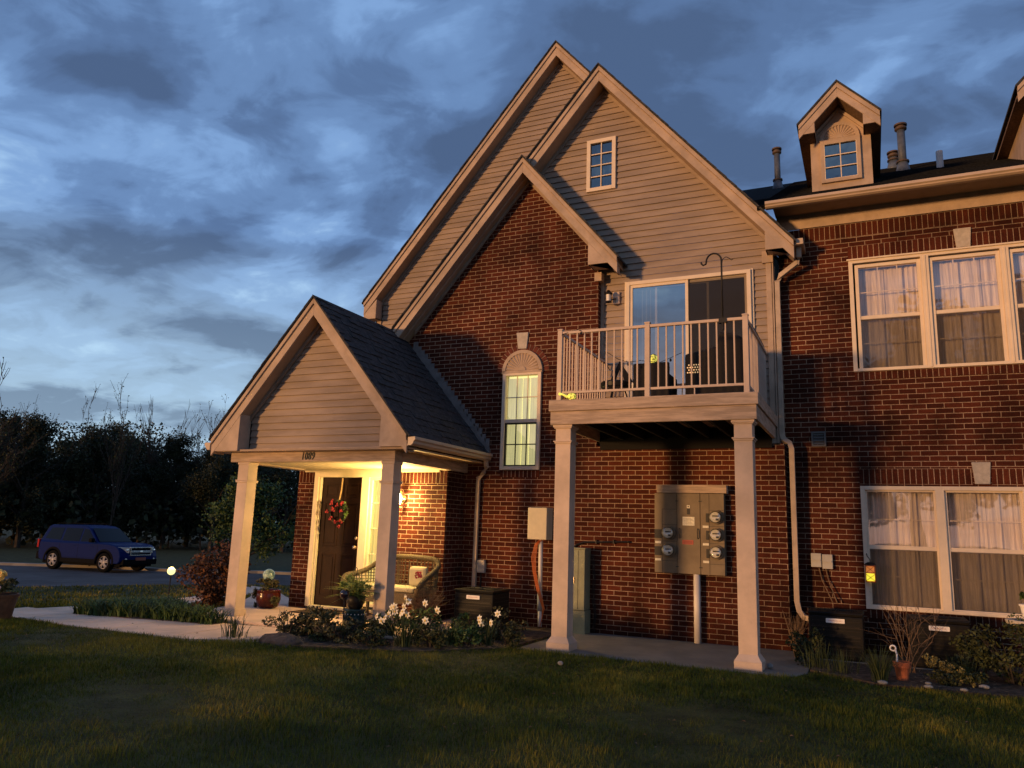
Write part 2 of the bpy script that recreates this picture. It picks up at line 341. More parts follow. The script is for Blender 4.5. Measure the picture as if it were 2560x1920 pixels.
def copy_tree(o, loc=None, rz=None, scale=None, label=None):
    chs = {}
    for q in bpy.data.objects:
        if q.parent: chs.setdefault(q.parent.name, []).append(q)
    def rec(a, par):
        c = a.copy(); COL.objects.link(c); c.parent = par
        for ch in chs.get(a.name, []): rec(ch, c)
        return c
    c = rec(o, None)
    if loc is not None: c.location = loc
    if rz is not None: c.rotation_euler[2] = rz
    if scale is not None: c.scale = scale if isinstance(scale, tuple) else (scale,) * 3
    if label: c['label'] = label
    return c
def ss(a, b, x):
    t = min(1, max(0, (x - a) / (b - a))); return t * t * (3 - 2 * t)
def gz(x, y):
    r = math.hypot(x, y + 10.75); return -.68 * ss(10, 26, r) * ss(-8, -11.5, x)
def leaves(centers, size, asp=.55, up=0.0, jit=.35):
    """random leaf-shaped quads about the given centres -> V,F"""
    n = len(centers); C = np.asarray(centers, float)
    a = rng.normal(size=(n, 3)); a[:, 2] += up; a /= np.linalg.norm(a, axis=1)[:, None]
    b = rng.normal(size=(n, 3)); b -= (a * b).sum(1)[:, None] * a; b /= np.linalg.norm(b, axis=1)[:, None]
    s = (size * (1 + rng.uniform(-jit, jit, n)))[:, None]
    V = np.stack([C - a * s, C + b * s * asp, C + a * s, C - b * s * asp], 1).reshape(-1, 3)
    F = np.arange(4 * n).reshape(-1, 4); return V, F
def blades(base, h, w, lean, dirs=None, seg=3, droop=.0):
    """tapering curved strap leaves: base (n,3), h,w,lean arrays"""
    n = len(base); th = rng.uniform(0, 2 * math.pi, n) if dirs is None else dirs
    d = np.stack([np.cos(th), np.sin(th), np.zeros(n)], 1); fa = th + math.pi / 2 + rng.normal(0, .5, n)
    sd = np.stack([np.cos(fa), np.sin(fa), np.zeros(n)], 1)
    rows = []
    for i in range(seg + 1):
        t = i / seg
        c = base + d * (lean * t ** 1.8)[:, None]; c = c.copy(); c[:, 2] += h * (t - droop * t ** 3)
        wd = w * (1 - t ** 1.6 * .92)
        rows.append(c - sd * (wd / 2)[:, None]); rows.append(c + sd * (wd / 2)[:, None])
    V = np.stack(rows, 1).reshape(-1, 3); k = 2 * (seg + 1)
    b0 = (np.arange(n) * k)[:, None]; F = []
    for i in range(seg): F.append(np.stack([b0[:, 0] + 2 * i, b0[:, 0] + 2 * i + 1, b0[:, 0] + 2 * i + 3, b0[:, 0] + 2 * i + 2], 1))
    return V, np.concatenate(F)
def joinVF(L):
    V = []; F = []; n = 0
    for v, f in L: V.append(v); F.append(f + n); n += len(v)
    return np.concatenate(V), np.concatenate(F)

# ------------------------------------------------------------------ ground, walks, road
def ground():
    xs = np.concatenate([np.linspace(-600, -60, 10)[:-1], np.linspace(-60, 6, 133), np.linspace(6, 600, 12)[1:]])
    ys = np.concatenate([np.linspace(-400, -16, 8)[:-1], np.linspace(-16, 60, 153), np.linspace(60, 800, 12)[1:]])
    V = np.array([(x, y, gz(x, y) + .02 * (math.sin(x * 1.3 + y * .7) * math.sin(y * 1.1 - x * .4)) * (1 if (y < -2.4 and x > -40) else 0)) for y in ys for x in xs])
    nx = len(xs); F = np.array([(j * nx + i, j * nx + i + 1, (j + 1) * nx + i + 1, (j + 1) * nx + i) for j in range(len(ys) - 1) for i in range(nx - 1)])
    tag(npmesh('ground', V, F, 'lawn', smooth=True), kind='structure')
ground()
def sheet(name, poly, mat, dz, th=None, sub=None, kind='structure'):
    """flat polygon draped on the terrain with a small thickness"""
    import bmesh
    bm = bmesh.new(); vs = [bm.verts.new((x, y, 0)) for x, y in poly]; bm.faces.new(vs)
    for _ in range(sub or 0): bmesh.ops.subdivide_edges(bm, edges=bm.edges[:], cuts=1, use_grid_fill=True)
    bmesh.ops.triangulate(bm, faces=bm.faces[:])
    r = bmesh.ops.extrude_face_region(bm, geom=bm.faces[:])
    top = [g for g in r['geom'] if isinstance(g, bmesh.types.BMVert)]
    for v in bm.verts: v.co.z = gz(v.co.x, v.co.y) - .10
    for v in top: v.co.z = gz(v.co.x, v.co.y) + dz
    bmesh.ops.recalc_face_normals(bm, faces=bm.faces[:])
    me = bpy.data.meshes.new(name); bm.to_mesh(me); me.materials.append(MT[mat]); o = bpy.data.objects.new(name, me); COL.objects.link(o)
    return tag(o, kind=kind)
# slabs of the front walk (each joint is a real gap)
def strip(name, left, right, mat, dz, joints):
    """quads between two edge polylines, split into slabs with gaps"""
    def at(pl, t):
        L = [0]
        for a, b in zip(pl, pl[1:]): L.append(L[-1] + math.hypot(b[0] - a[0], b[1] - a[1]))
        s = t * L[-1]
        for i in range(len(pl) - 1):
            if s <= L[i + 1] + 1e-9: u = (s - L[i]) / (L[i + 1] - L[i]); return (pl[i][0] + (pl[i + 1][0] - pl[i][0]) * u, pl[i][1] + (pl[i + 1][1] - pl[i][1]) * u)
        return pl[-1]
    mb = MB(); g = .004
    for k in range(joints):
        t0 = k / joints + g / 2; t1 = (k + 1) / joints - g / 2; nseg = 4
        P = [at(left, t0 + (t1 - t0) * i / nseg) for i in range(nseg + 1)] ; Q = [at(right, t0 + (t1 - t0) * i / nseg) for i in range(nseg + 1)]
        vs = []; fs = []
        for a, b in zip(P, Q):
            for (x, y) in (a, b):
                vs.append((x, y, gz(x, y) + dz)); vs.append((x, y, gz(x, y) - .12))
        for i in range(nseg):
            o = i * 4
            fs += [(o, o + 2, o + 6, o + 4), (o, o + 4, o + 5, o + 1), (o + 2, o + 3, o + 7, o + 6)]
        fs += [(0, 1, 3, 2), (nseg * 4, nseg * 4 + 2, nseg * 4 + 3, nseg * 4 + 1)]; mb.add(vs, fs)
    o = mb.build(name, mat, bevel=.006); return tag(o, kind='structure')
strip('front_walk', [(-13.6, -1.6), (-12.0, -2.2), (-10.2, -2.55), (-8.9, -2.6), (-7.4, -2.42), (-6.6, -2.42)],
      [(-12.9, -2.85), (-11.5, -3.3), (-9.6, -3.8), (-8.4, -3.85), (-7.3, -3.8), (-6.75, -3.35)], 'walk', .022, 6)
strip('walk_to_drive', [(-9.02, -1.95), (-10.3, -.5), (-12.4, 2.2), (-15.2, 5.6), (-18.4, 9.0)],
      [(-9.02, -.35), (-9.6, .6), (-11.2, 2.4), (-13.2, 4.9), (-17.0, 8.6)], 'walk', .018, 8)
strip('walk_to_road', [(-13.15, -2.0), (-13.6, .4), (-15.1, 2.9), (-18.9, 9.0)], [(-11.35, -2.45), (-11.9, -.6), (-13.2, 2.2), (-17.3, 8.2)], 'walk', .014, 7)
sheet('road', [(-60, -30), (-23.6, .6), (-22.4, 3.6), (-20.6, 7.3), (-18.6, 9.6), (-16.4, 11.6), (-12, 13), (-6, 14), (-6, 17), (-17, 15.6), (-22.5, 14.0), (-24.9, 12.0), (-28.1, 11.3), (-32.2, 9.2), (-80, -10)], 'asphalt', .008)
def kerbs():
    mb = MB()
    pts = [(-80, -10.4), (-32.3, 9.0), (-28.2, 11.1), (-25, 11.8), (-22.6, 13.8), (-17, 15.4), (-6, 16.8)]
    vs = []; fs = []
    for i, (x, y) in enumerate(pts):
        z = gz(x, y)
        for q in ((0, .0, -.05), (0, .0, .11), (.1, .35, .11), (.1, .35, -.05)): vs.append((x - q[0], y + q[1], z + q[2]))
    for i in range(len(pts) - 1):
        for k in range(3): fs.append((i * 4 + k, i * 4 + k + 1, (i + 1) * 4 + k + 1, (i + 1) * 4 + k))
    mb.add(vs, fs)
    tag(mb.build('kerb', 'kerb'), kind='structure')
kerbs()
tag(MB().prism([(-9.0, -2.40), (-5.3, -2.40), (-5.3, .3), (-9.0, .3)], -.1, .055, 'z').build('porch_slab', 'walk', bevel=.01), kind='structure')
tag(MB().prism([(-3.95, -1.98), (-.95, -1.98), (-.78, -1.85), (-.70, -1.6), (-.70, -.001), (-3.95, -.001)], -.1, .012, 'z').build('patio_slab', 'concrete', bevel=.01), kind='structure')
# planting beds
sheet('planting_bed', [(-6.72, -2.45), (-6.7, -3.3), (-6.1, -3.5), (-4.7, -3.0), (-4.0, -2.1), (-3.98, -.05), (-5.25, -.05), (-5.25, -2.44)], 'mulch', .03)
sheet('planting_bed', [(-.68, -.05), (-.68, -1.5), (.0, -1.95), (1.0, -1.9), (2.4, -1.6), (2.4, .25), (-.68, .25)], 'mulch', .03)
sheet('planting_bed', [(-8.1, -2.44), (-8.1, -2.72), (-9.6, -2.85), (-11.0, -2.55), (-11.3, -1.9), (-10.2, -1.2), (-9.75, -1.3), (-9.2, -2.0), (-9.05, -2.42)], 'mulch', .03)

# ------------------------------------------------------------------ the apartment building
H = thing('apartment_building', (-4, 1, 0), 'two-storey brick and tan clapboard apartment building with steep gables, porch and balcony', 'building')
S = 1.178
def bands(poly, holes, zs_extra=()):
    zs = {round(p[1], 5) for p in poly} | {round(z, 5) for h in holes for z in (h[2], h[3])} | {round(z, 5) for z in zs_extra}
    zmin = min(p[1] for p in poly); zmax = max(p[1] for p in poly)
    zs = sorted(z for z in zs if zmin - 1e-6 <= z <= zmax + 1e-6); out = []
    def xs(z):
        r = []
        for i in range(len(poly)):
            (x0, z0), (x1, z1) = poly[i], poly[(i + 1) % len(poly)]
            if (z0 <= z < z1) or (z1 <= z < z0): r.append((x0 + (x1 - x0) * (z - z0) / (z1 - z0), (x1 - x0) / (z1 - z0)))
        return sorted(r)
    for a, b in zip(zs, zs[1:]):
        if b - a < 1e-4: continue
        m = (a + b) / 2; r = xs(m)
        for i in range(0, len(r) - 1, 2):
            (xl, sl_), (xr, sr) = r[i], r[i + 1]
            segs = [(xl, sl_, xr, sr)]
            for h in holes:
                if h[2] < m < h[3]:
                    ns = []
                    for (p, sp, q, sq) in segs:
                        if h[1] <= p or h[0] >= q: ns.append((p, sp, q, sq)); continue
                        if h[0] > p: ns.append((p, sp, h[0], 0))
                        if h[1] < q: ns.append((h[1], 0, q, sq))
                    segs = ns
            for (p, sp, q, sq) in segs:
                out.append((p + sp * (a - m), q + sq * (a - m), p + sp * (b - m), q + sq * (b - m), a, b))
    return out
def flat_wall(name, poly, y, mat, holes=(), parent=H, th=0):
    mb = MB()
    for (a, b, c, d, z0, z1) in bands(poly, holes):
        mb.add([(a, y, z0), (b, y, z0), (d, y, z1), (c, y, z1)], [(0, 1, 2, 3)])
    for (x0, x1, z0, z1) in holes:      # reveals
        t = .12
        mb.add([(x0, y, z0), (x0, y, z1), (x0, y + t, z1), (x0, y + t, z0), (x1, y, z0), (x1, y, z1), (x1, y + t, z1), (x1, y + t, z0)], [(0, 1, 2, 3), (4, 7, 6, 5), (0, 3, 7, 4), (1, 5, 6, 2)])
    return mb.build(name, mat, parent)
def lap_wall(name, poly, y, holes=(), exp_=.1035, z0=0, t=.021, parent=H):
    mb = MB(); zmin = min(p[1] for p in poly); zmax = max(p[1] for p in poly)
    k0 = math.floor((zmin - z0) / exp_); zs = [z0 + k * exp_ for k in range(k0, int((zmax - z0) / exp_) + 2)]
    for (a, b, c, d, za, zb) in bands(poly, holes, zs):
        k = math.floor(((za + zb) / 2 - z0) / exp_); zk = z0 + k * exp_
        ya = y - t * (1 - (za - zk) / exp_); yb = y - t * (1 - (zb - zk) / exp_)
        mb.add([(a, ya, za), (b, ya, za), (d, yb, zb), (c, yb, zb)], [(0, 1, 2, 3)])
        if abs(za - zk) < 1e-4: mb.add([(a, ya, za), (b, ya, za), (b, y + .001, za + .0015), (a, y + .001, za + .0015)], [(3, 2, 1, 0)])
    return mb.build(name, 'siding', parent)
def chev(mb, xa, za, hl, hr, o0, o1, y0, y1, s=S):
    """chevron board between vertical offsets o0 (top) and o1 (bottom) below the roof line"""
    if hl > 0: mb.prism([(xa, za - o0), (xa - hl, za - s * hl - o0), (xa - hl, za - s * hl - o1), (xa, za - o1)], y0, y1)
    if hr > 0: mb.prism([(xa, za - o0), (xa, za - o1), (xa + hr, za - s * hr - o1), (xa + hr, za - s * hr - o0)], y0, y1)
    return mb
def gable(xa, za, hl, hr, yf, yw, yb, s=S, w=.28, boxl=None, boxr=None, ov=.03, parent=H, frz=True, cap=True):
    """roof slabs, rake boards, sloped soffit, frieze; cornice boxes as triangles. hl/hr: half widths"""
    r = MB(); chev(r, xa, za + .012, hl + ov if hl else 0, hr + ov if hr else 0, 0, .034, yf - .045, yb, s)
    # ragged shingle butt ends along the rake and a cap over the apex
    for sg, hh in ((-1, hl), (1, hr)):
        k = 0
        while k * .14 < hh:
            x0 = xa + sg * k * .14; x1 = xa + sg * min(hh, k * .14 + .15); z0_ = za - s * abs(x0 - xa); z1_ = za - s * abs(x1 - xa)
            e = random.uniform(.0, .012)
            r.prism([(x0, z0_ + .012), (x1, z1_ + .022), (x1, z1_ - .004), (x0, z0_ - .012)] if sg > 0 else [(x0, z0_ + .012), (x0, z0_ - .012), (x1, z1_ - .004), (x1, z1_ + .022)], yf - .05 - e, yf + .2)
            k += 1
    r.build('roof', 'shingle', parent)
    a = MB(); chev(a, xa, za, hl, hr, .024, .024 + w * .3, yf - .026, yf + .02, s); chev(a, xa, za, hl, hr, .024 + w * .3 + .002, w, yf, yf + .028, s)
    def tri(b, sg):
        xi, xo, zt, zb, zo = b   # inner x, outer x, top z at inner, bottom z, z where the rake bottom edge meets outer
        a.prism([(xi, zb), (xo, zb), (xo, zo), (xi, zt)] if sg > 0 else [(xo, zb), (xi, zb), (xi, zt), (xo, zo)], yf + .004, yf + .03)
        a.box(min(xi, xi + sg * .02), max(xi, xi + sg * .02), yf + .03, yw, zb, zt)
        a.box(min(xi, xo), max(xi, xo), yf + .03, yw, zb, zb + .02)
        a.box(min(xo - sg * .025, xo), max(xo - sg * .025, xo), yf + .032, yw if yw < yf + 1 else yf + 1, zb, zo)
    if boxl: tri(boxl, -1)
    if boxr: tri(boxr, 1)
    a.build('rake_board', 'trim', parent, bevel=.003)
    so_ = MB(); chev(so_, xa, za, hl - .02 if hl else 0, hr - .02 if hr else 0, w - .03, w - .012, yf + .03, yw, s); so_.build('soffit', 'soffit', parent)
    if frz:
        fz = MB(); chev(fz, xa, za, hl - .25 if hl else 0, hr - .25 if hr else 0, w - .01, w + .065, yw - .03, yw - .002, s); fz.build('frieze_board', 'siding', parent)

WIN = []
# -- brick walls
arch_hole = (-5.16, -4.56, 2.33, 3.83)
flat_wall('brick_wall', [(-7.2, 0), (-1.01, 0), (-1.01, 2.66), (-3.638, 2.66), (-3.638, 5.60), (-4.85, 7.06), (-7.2, 4.28)], 0, 'brick', [arch_hole])
b = MB(); b.add([(-3.638, 0, 2.66), (-3.638, .155, 2.66), (-3.638, .155, 5.7), (-3.638, 0, 5.7)], [(0, 1, 2, 3)]); b.build('brick_return', 'brick', H); b = MB()
b.add([(-1.01, 0, 0), (-1.01, .33, 0), (-1.01, .33, 2.66), (-1.01, 0, 2.66)], [(0, 1, 2, 3)]); b.build('brick_return', 'brick', H)
# wing
UW = (-.10, 2.60, 3.66, 5.20); LW = (-.095, 1.70, .59, 2.10); YW = .316
flat_wall('brick_wall', [(-1.03, -.1), (6.5, -.1), (6.5, 5.56), (-1.03, 5.56)], YW, 'brick', [UW, LW])
flat_wall('soldier_course', [(-1.03, 5.56), (6.5, 5.56), (6.5, 5.76), (-1.03, 5.76)], YW, 's1')
def soldier(x0, x1, z0, z1, y, mat, parent=H): MB().box(x0, x1, y - .006, y + .01, z0, z1).build('soldier_course', mat, parent)
soldier(-.12, 1.163, 5.222, 5.422, YW, 's2'); soldier(1.367, 2.64, 5.222, 5.422, YW, 's2')
soldier(-.118, 1.163, 2.143, 2.343, YW, 's3'); soldier(1.367, 1.76, 2.143, 2.343, YW, 's3')
soldier(-.11, 2.6, 3.53, 3.64, YW - .004, 's4'); soldier(-.11, 1.7, .46, .57, YW - .004, 's5')
for z0_, z1_ in ((5.235, 5.495), (2.15, 2.42)):
    MB().prism([(1.185, z0_), (1.345, z0_), (1.367, z1_), (1.163, z1_)], YW - .03, YW + .02).build('keystone', 'stone', H, bevel=.006)
# -- siding walls
slider = (-3.20, -1.42, 3.03, 5.15)
lap_wall('siding_wall', [(-3.638, 2.66), (-1.12, 2.66), (-1.12, 5.62), (-3.624, 8.56), (-6.6, 5.05), (-6.6, 4.9), (-3.638, 4.9)], .153, [slider, (-3.83, -3.48, 6.81, 7.60)])
lap_wall('siding_wall', [(-8.87, 2.0), (-5.5, 2.0), (-2.6, 7.4), (-5.035, 10.33), (-8.87, 5.80)], 1.70)
MB().box(-3.636, -3.594, .12, .15, 2.66, 5.6).build('corner_board', 'trim', H)
MB().box(-1.19, -1.105, .118, .152, 2.66, 5.25).box(-1.12, -1.09, .118, .33, 2.66, 5.25).build('corner_board', 'trim', H, bevel=.003)
MB().box(-1.235, -1.085, .09, .151, 5.245, 5.42).build('corner_cap', 'trim', H, bevel=.004)
MB().box(-1.13, -1.06, .0, .33, 2.64, 2.66).build('corner_cap', 'trim', H)
MB().box(-8.93, -8.80, 1.66, 1.699, 4.6, 5.80).box(-8.93, -8.90, 1.66, 6, 4.6, 5.8).build('corner_board', 'trim', H, bevel=.003)
MB().box(-3.70, -3.585, -.02, .12, 5.21, 5.35).build('corner_cap', 'trim', H, bevel=.004)
# -- gables
gable(-5.035, 10.617, 4.06, 3.6, 1.45, 1.70, 7, boxl=(-8.80, -9.09, 5.86, 5.465, 5.56))
gable(-3.624, 8.807, 3.50, 2.84, -.15, .153, 1.69, boxr=(-1.16, -.79, 5.66, 5.35, 5.20 + .05))
gable(-4.85, 7.37, 2.30, 1.60, -.30, .0, .15, boxr=(-3.712, -3.30, 5.75, 5.385, 5.22 + .05))
# roof of G2's right slope carried back to the siding, main slope west
rf = MB(); chev(rf, -3.624, 8.80, 3.50, 0, .02, .10, -.10, 1.69); chev(rf, -3.624, 8.80, 0, 2.86, .02, .10, 1.69, 6.5); rf.build('roof', 'shingle', H)
fe = MB(); fe.box(-3.305, -3.285, -.27, .15, 5.39, 5.52); fe.build('eave_fascia', 'trim', H); fe = MB(); fe.box(-.80, -.78, -.12, 3, 5.355, 5.44); fe.build('eave_fascia', 'trim', H)
# body masses so nothing is hollow from another side
MB().box(-8.86, -8.84, 1.72, 12, 0, 5.6).box(-8.84, 6.4, 11.9, 12, 0, 6).build('rear_wall', 'brick', H)
# -- wing roof
zg, yg, mr = 5.975, -.19, .5
ry = 6.9; rz_ = zg + mr * (ry - yg)
rf = MB(); rf.prism([(yg, zg), (ry, rz_), (13.5, zg + .3), (13.5, zg + .2), (ry, rz_ - .12), (yg, zg - .05)], -1.25, 6.5, 'x')
rf.prism([(1.75, zg + mr * (1.75 - yg)), (ry, rz_), (ry, rz_ - .12), (1.75, zg + mr * (1.75 - yg) - .1)], -2.6, -1.25, 'x')
k = 0
while k * .13 < ry - yg:
    y0 = yg - .03 + k * .13; z0_ = zg + mr * (y0 - yg)
    rf.add([(-1.25, y0, z0_ + .016), (6.5, y0, z0_ + .016), (6.5, y0 + .15, z0_ + .075 + .004), (-1.25, y0 + .15, z0_ + .079), (-1.25, y0, z0_ + .004), (6.5, y0, z0_ + .004)], [(0, 1, 2, 3), (4, 5, 1, 0)]); k += 1
rf.build('roof', 'shaded_roof', H)
g = MB(); g.prism([(-.19, 5.99), (-.31, 5.995), (-.315, 5.955), (-.29, 5.94), (-.285, 5.925), (-.25, 5.91), (-.19, 5.91)], -1.13, 6.5, 'x'); g.build('gutter', 'gutter', H, bevel=.003)
MB().box(-1.10, 6.5, -.19, -.165, 5.945, 5.99).build('eave_fascia', 'gutter', H)
MB().box(-1.05, 6.5, -.165, YW, 5.975, 5.99).build('soffit', 'soffit', H)
MB().box(-1.04, 6.5, YW - .03, YW - .002, 5.762, 5.974).build('frieze_board', 'trim', H)
# -- windows
def pane(mb, x0, x1, z0, z1, y): mb.add([(x0, y, z0), (x1, y, z0), (x1, y, z1), (x0, y, z1)], [(0, 1, 2, 3)])
def ring(mb, x0, x1, z0, z1, w, y0, y1, wb=None):
    wb = w if wb is None else wb
    mb.box(x0, x0 + w, y0, y1, z0, z1); mb.box(x1 - w, x1, y0, y1, z0, z1); mb.box(x0 + w, x1 - w, y0, y1, z1 - w, z1); mb.box(x0 + w, x1 - w, y0, y1, z0, z0 + wb); return mb
def curtain(mb, x0, x1, z0, z1, y, amp=.0075, wl=.082, seed=0):
    n = max(4, int((x1 - x0) / wl * 6)); vs = []; fs = []; ph = seed * 1.7
    for i in range(n + 1):
        x = x0 + (x1 - x0) * i / n; t = (x - x0) / wl * 2 * math.pi
        yy = y + amp * math.sin(t + ph + 2.2 * math.sin(t * .23 + seed)) + amp * .6 * math.sin(t * .41 + 2 * seed); vs += [(x, yy, z0), (x + .004 * math.sin(t * .5), yy * 1 + amp * .3 * math.sin(t * .6), z1)]
    for i in range(n): fs.append((2 * i, 2 * i + 2, 2 * i + 3, 2 * i + 1))
    mb.add(vs, fs)
MT['curt'] = curtain_mat('sheer_curtain', (.82, .68, .58)); MT['curtb'] = curtain_mat('bluish_curtain', (.32, .33, .34)); 
def sash_unit(w, cols, x0, x1, z0, z1, zm, yw, seed, frame_mat='vinyl', cur='curt', scr=True, curt_y=.16):
    """double hung pair inside opening part w"""
    f = MB(); ring(f, x0 - .045, x1 + .045, z0 - .035, z1 + .04, .045, yw + .0, yw + .09, .035)
    f.box(x0, x1, yw + .015, yw + .05, zm - .028, zm + .028)
    f.build('sash', frame_mat, w, bevel=.003)
    m = MB()
    for i in range(1, cols): xx = x0 + (x1 - x0) * i / cols; m.box(xx - .007, xx + .007, yw + .030, yw + .040, zm + .03, z1); 
    zz = (zm + z1) / 2; m.box(x0, x1, yw + .029, yw + .041, zz - .007, zz + .007)
    for i in range(1, cols): xx = x0 + (x1 - x0) * i / cols; m.box(xx - .007, xx + .007, yw + .058, yw + .068, z0, zm - .03)
    zz = (zm + z0) / 2; m.box(x0, x1, yw + .057, yw + .069, zz - .007, zz + .007)
    m.build('muntin', frame_mat, w)
    p = MB(); pane(p, x0, x1, zm, z1, yw + .026); pane(p, x0, x1, z0, zm, yw + .050); p.build('pane', 'glass', w)
    if scr: q = MB(); pane(q, x0, x1, z0, zm - .02, yw + .012); q.build('insect_screen', 'screen', w)
    c = MB(); curtain(c, x0 - .02, x1 + .02, z0 - .02, z1 + .01, yw + curt_y, seed=seed); c.build('curtain', cur, w)
def roomboxm(w, x0, x1, z0, z1, y0, d=1.2):
    r = MB(); r.add([(x0, y0, z0), (x1, y0, z0), (x1, y0, z1), (x0, y0, z1), (x0, y0 + d, z0), (x1, y0 + d, z0), (x1, y0 + d, z1), (x0, y0 + d, z1)], [(4, 5, 6, 7), (0, 4, 7, 3), (5, 1, 2, 6), (3, 7, 6, 2), (0, 1, 5, 4)])
    r.build('room', 'room', w)
def winpart(name='window', x=0, y=0, z=0):
    o = bpy.data.objects.new(name, None); COL.objects.link(o); o.parent = H; o.location = Vector((x, y, z)) - H.location; return o
# upper triple window
w = MB(); ring(w, -.12, 2.64, 3.643, 5.214, .052, YW - .035, YW + .06, .04); w.box(-.14, 2.66, YW - .06, YW + .0, 5.20, 5.222)
for xa, xb in ((.757, .853), (1.66, 1.756)): w.box(xa, xb, YW - .035, YW + .06, 3.68, 5.165); w.box((xa + xb) / 2 - .012, (xa + xb) / 2 + .012, YW - .045, YW - .03, 3.66, 5.17)
uw = w.build('window', 'vinyl', H, bevel=.003)
sash_unit(uw, 3, .0, .712, 3.69, 5.105, 4.39, YW, 1); sash_unit(uw, 3, .898, 1.615, 3.69, 5.105, 4.39, YW, 2); sash_unit(uw, 3, 1.80, 2.54, 3.69, 5.105, 4.39, YW, 3)
roomboxm(uw, -.1, 2.6, 3.64, 5.22, YW + .22)
w = MB(); ring(w, -.115, 1.72, .572, 2.118, .05, YW - .035, YW + .06, .04); w.box(.74, .84, YW - .035, YW + .06, .61, 2.07)
lw_ = w.build('window', 'vinyl', H, bevel=.003)
sash_unit(lw_, 3, -.04, .72, .625, 2.05, 1.34, YW, 4); sash_unit(lw_, 3, .87, 1.64, .625, 2.05, 1.34, YW, 5)
roomboxm(lw_, -.1, 1.7, .59, 2.11, YW + .22)
# arched stair window (lit inside)
w = MB(); ring(w, -5.20, -4.54, 2.312, 3.85, .055, -.045, .06)
aw = w.build('window', 'vinyl', H, bevel=.003)
f = MB(); f.box(-5.145, -4.595, -.02, .02, 3.045, 3.10); f.build('sash', 'vinyl', aw, bevel=.003)
m = MB(); ring(m, -5.145, -4.595, 2.367, 3.045, .022, -.01, .03); 
for i in (1, 2):
    xx = -5.145 + .55 * i / 3; m.box(xx - .008, xx + .008, .0, .012, 2.38, 3.05)
m.box(-5.13, -4.61, .001, .013, 2.70, 2.716); m.build('screen_frame', 'black', aw)
m = MB()
for i in (1, 2): xx = -5.145 + .55 * i / 3; m.box(xx - .007, xx + .007, .0, .01, 3.1, 3.795)
m.box(-5.145, -4.595, .0, .011, 3.44, 3.455); m.build('muntin', 'vinyl', aw)
p = MB(); pane(p, -5.145, -4.595, 2.367, 3.795, .02); p.build('pane', 'glass', aw)
bl = MB()
for i in range(14):
    xx = -5.15 + i * .043; a = .35 if i not in (5, 8) else 1.0
    bl.add([(xx, .08, 2.33), (xx + .040 * math.cos(a), .08 + .040 * math.sin(a), 2.33), (xx + .040 * math.cos(a), .08 + .040 * math.sin(a), 3.77), (xx, .08, 3.77)], [(0, 1, 2, 3)])
MT['blind'] = curtain_mat('vertical_blind', (.50, .48, .36), emis=(.60, .55, .26), est=.75)
bl.build('blind', 'blind', aw)
MT['litroom'] = emit_mat('lit_room', (1.0, .93, .36), .95)
r = MB(); pane(r, -5.3, -4.4, 2.2, 3.9, .2); r.build('lit_room', 'litroom', aw)
cx_, cz_ = -4.87, 3.855
su = MB(); n = 24; pts = [(cx_ + .34 * math.cos(math.pi * i / n), cz_ + .34 * math.sin(math.pi * i / n)) for i in range(n + 1)]
su.prism(pts + [(cx_ - .34, cz_ - .01), (cx_ + .34, cz_ - .01)], -.03, .01)
for i in range(n):
    a0, a1 = math.pi * i / n, math.pi * (i + 1) / n
    su.prism([(cx_ + .29 * math.cos(a0), cz_ + .29 * math.sin(a0)), (cx_ + .345 * math.cos(a0), cz_ + .345 * math.sin(a0)), (cx_ + .345 * math.cos(a1), cz_ + .345 * math.sin(a1)), (cx_ + .29 * math.cos(a1), cz_ + .29 * math.sin(a1))], -.05, -.03)
def sunburst(mb, cx, cz, r0, r1, y, nf=15, hub=True):
    for i in range(nf):
        am = math.pi * (i + .5) / nf; da = math.pi / nf * .40
        p0 = (cx + r0 * math.cos(am), cz + r0 * math.sin(am)); p1 = (cx + r1 * math.cos(am - da), cz + r1 * math.sin(am - da)); p2 = (cx + (r1 + .006) * math.cos(am), cz + (r1 + .006) * math.sin(am)); p3 = (cx + r1 * math.cos(am + da), cz + r1 * math.sin(am + da))
        mb.add([(p0[0], y, p0[1]), (p1[0], y, p1[1]), (p2[0], y - .018, p2[1]), (p3[0], y, p3[1]), (p0[0], y + .01, p0[1]), (p1[0], y + .01, p1[1]), (p2[0], y + .01, p2[1]), (p3[0], y + .01, p3[1])], [(0, 1, 2), (0, 2, 3), (1, 5, 6, 2), (2, 6, 7, 3), (0, 4, 5, 1), (0, 3, 7, 4)])
    if hub: mb.prism([(cx + r0 * math.cos(math.pi * i / 8), cz + r0 * math.sin(math.pi * i / 8)) for i in range(9)], y - .016, y + .005)
sunburst(su, cx_, cz_ + .015, .065, .275, -.032); su.box(cx_ - .345, cx_ + .345, -.05, 0, cz_ - .025, cz_ + .012)
su.build('sunburst_panel', 'trim', aw)
ab = MB()      # rowlock arch, each brick cut to its wedge
nb = 17
for i in range(nb):
    a0 = math.pi * (i + .07) / nb; a1 = math.pi * (i + .93) / nb
    ab.prism([(cx_ + .352 * math.cos(a0), cz_ + .352 * math.sin(a0)), (cx_ + .45 * math.cos(a0), cz_ + .45 * math.sin(a0)), (cx_ + .45 * math.cos(a1), cz_ + .45 * math.sin(a1)), (cx_ + .352 * math.cos(a1), cz_ + .352 * math.sin(a1))], -.010, .01)
MT['archb'] = pm('arch_brick', (.12, .03, .018), .88, .3, 5, .6, 70, spec=.25); MT['mortar'] = pm('mortar', (.34, .25, .19), .9, .1, 30)
ab.build('brick_arch', 'archb', H)
mo = MB(); mo.prism([(cx_ + .45 * math.cos(math.pi * i / n), cz_ + .45 * math.sin(math.pi * i / n)) for i in range(n + 1)], -.004, .005); mo.build('arch_mortar', 'mortar', H)
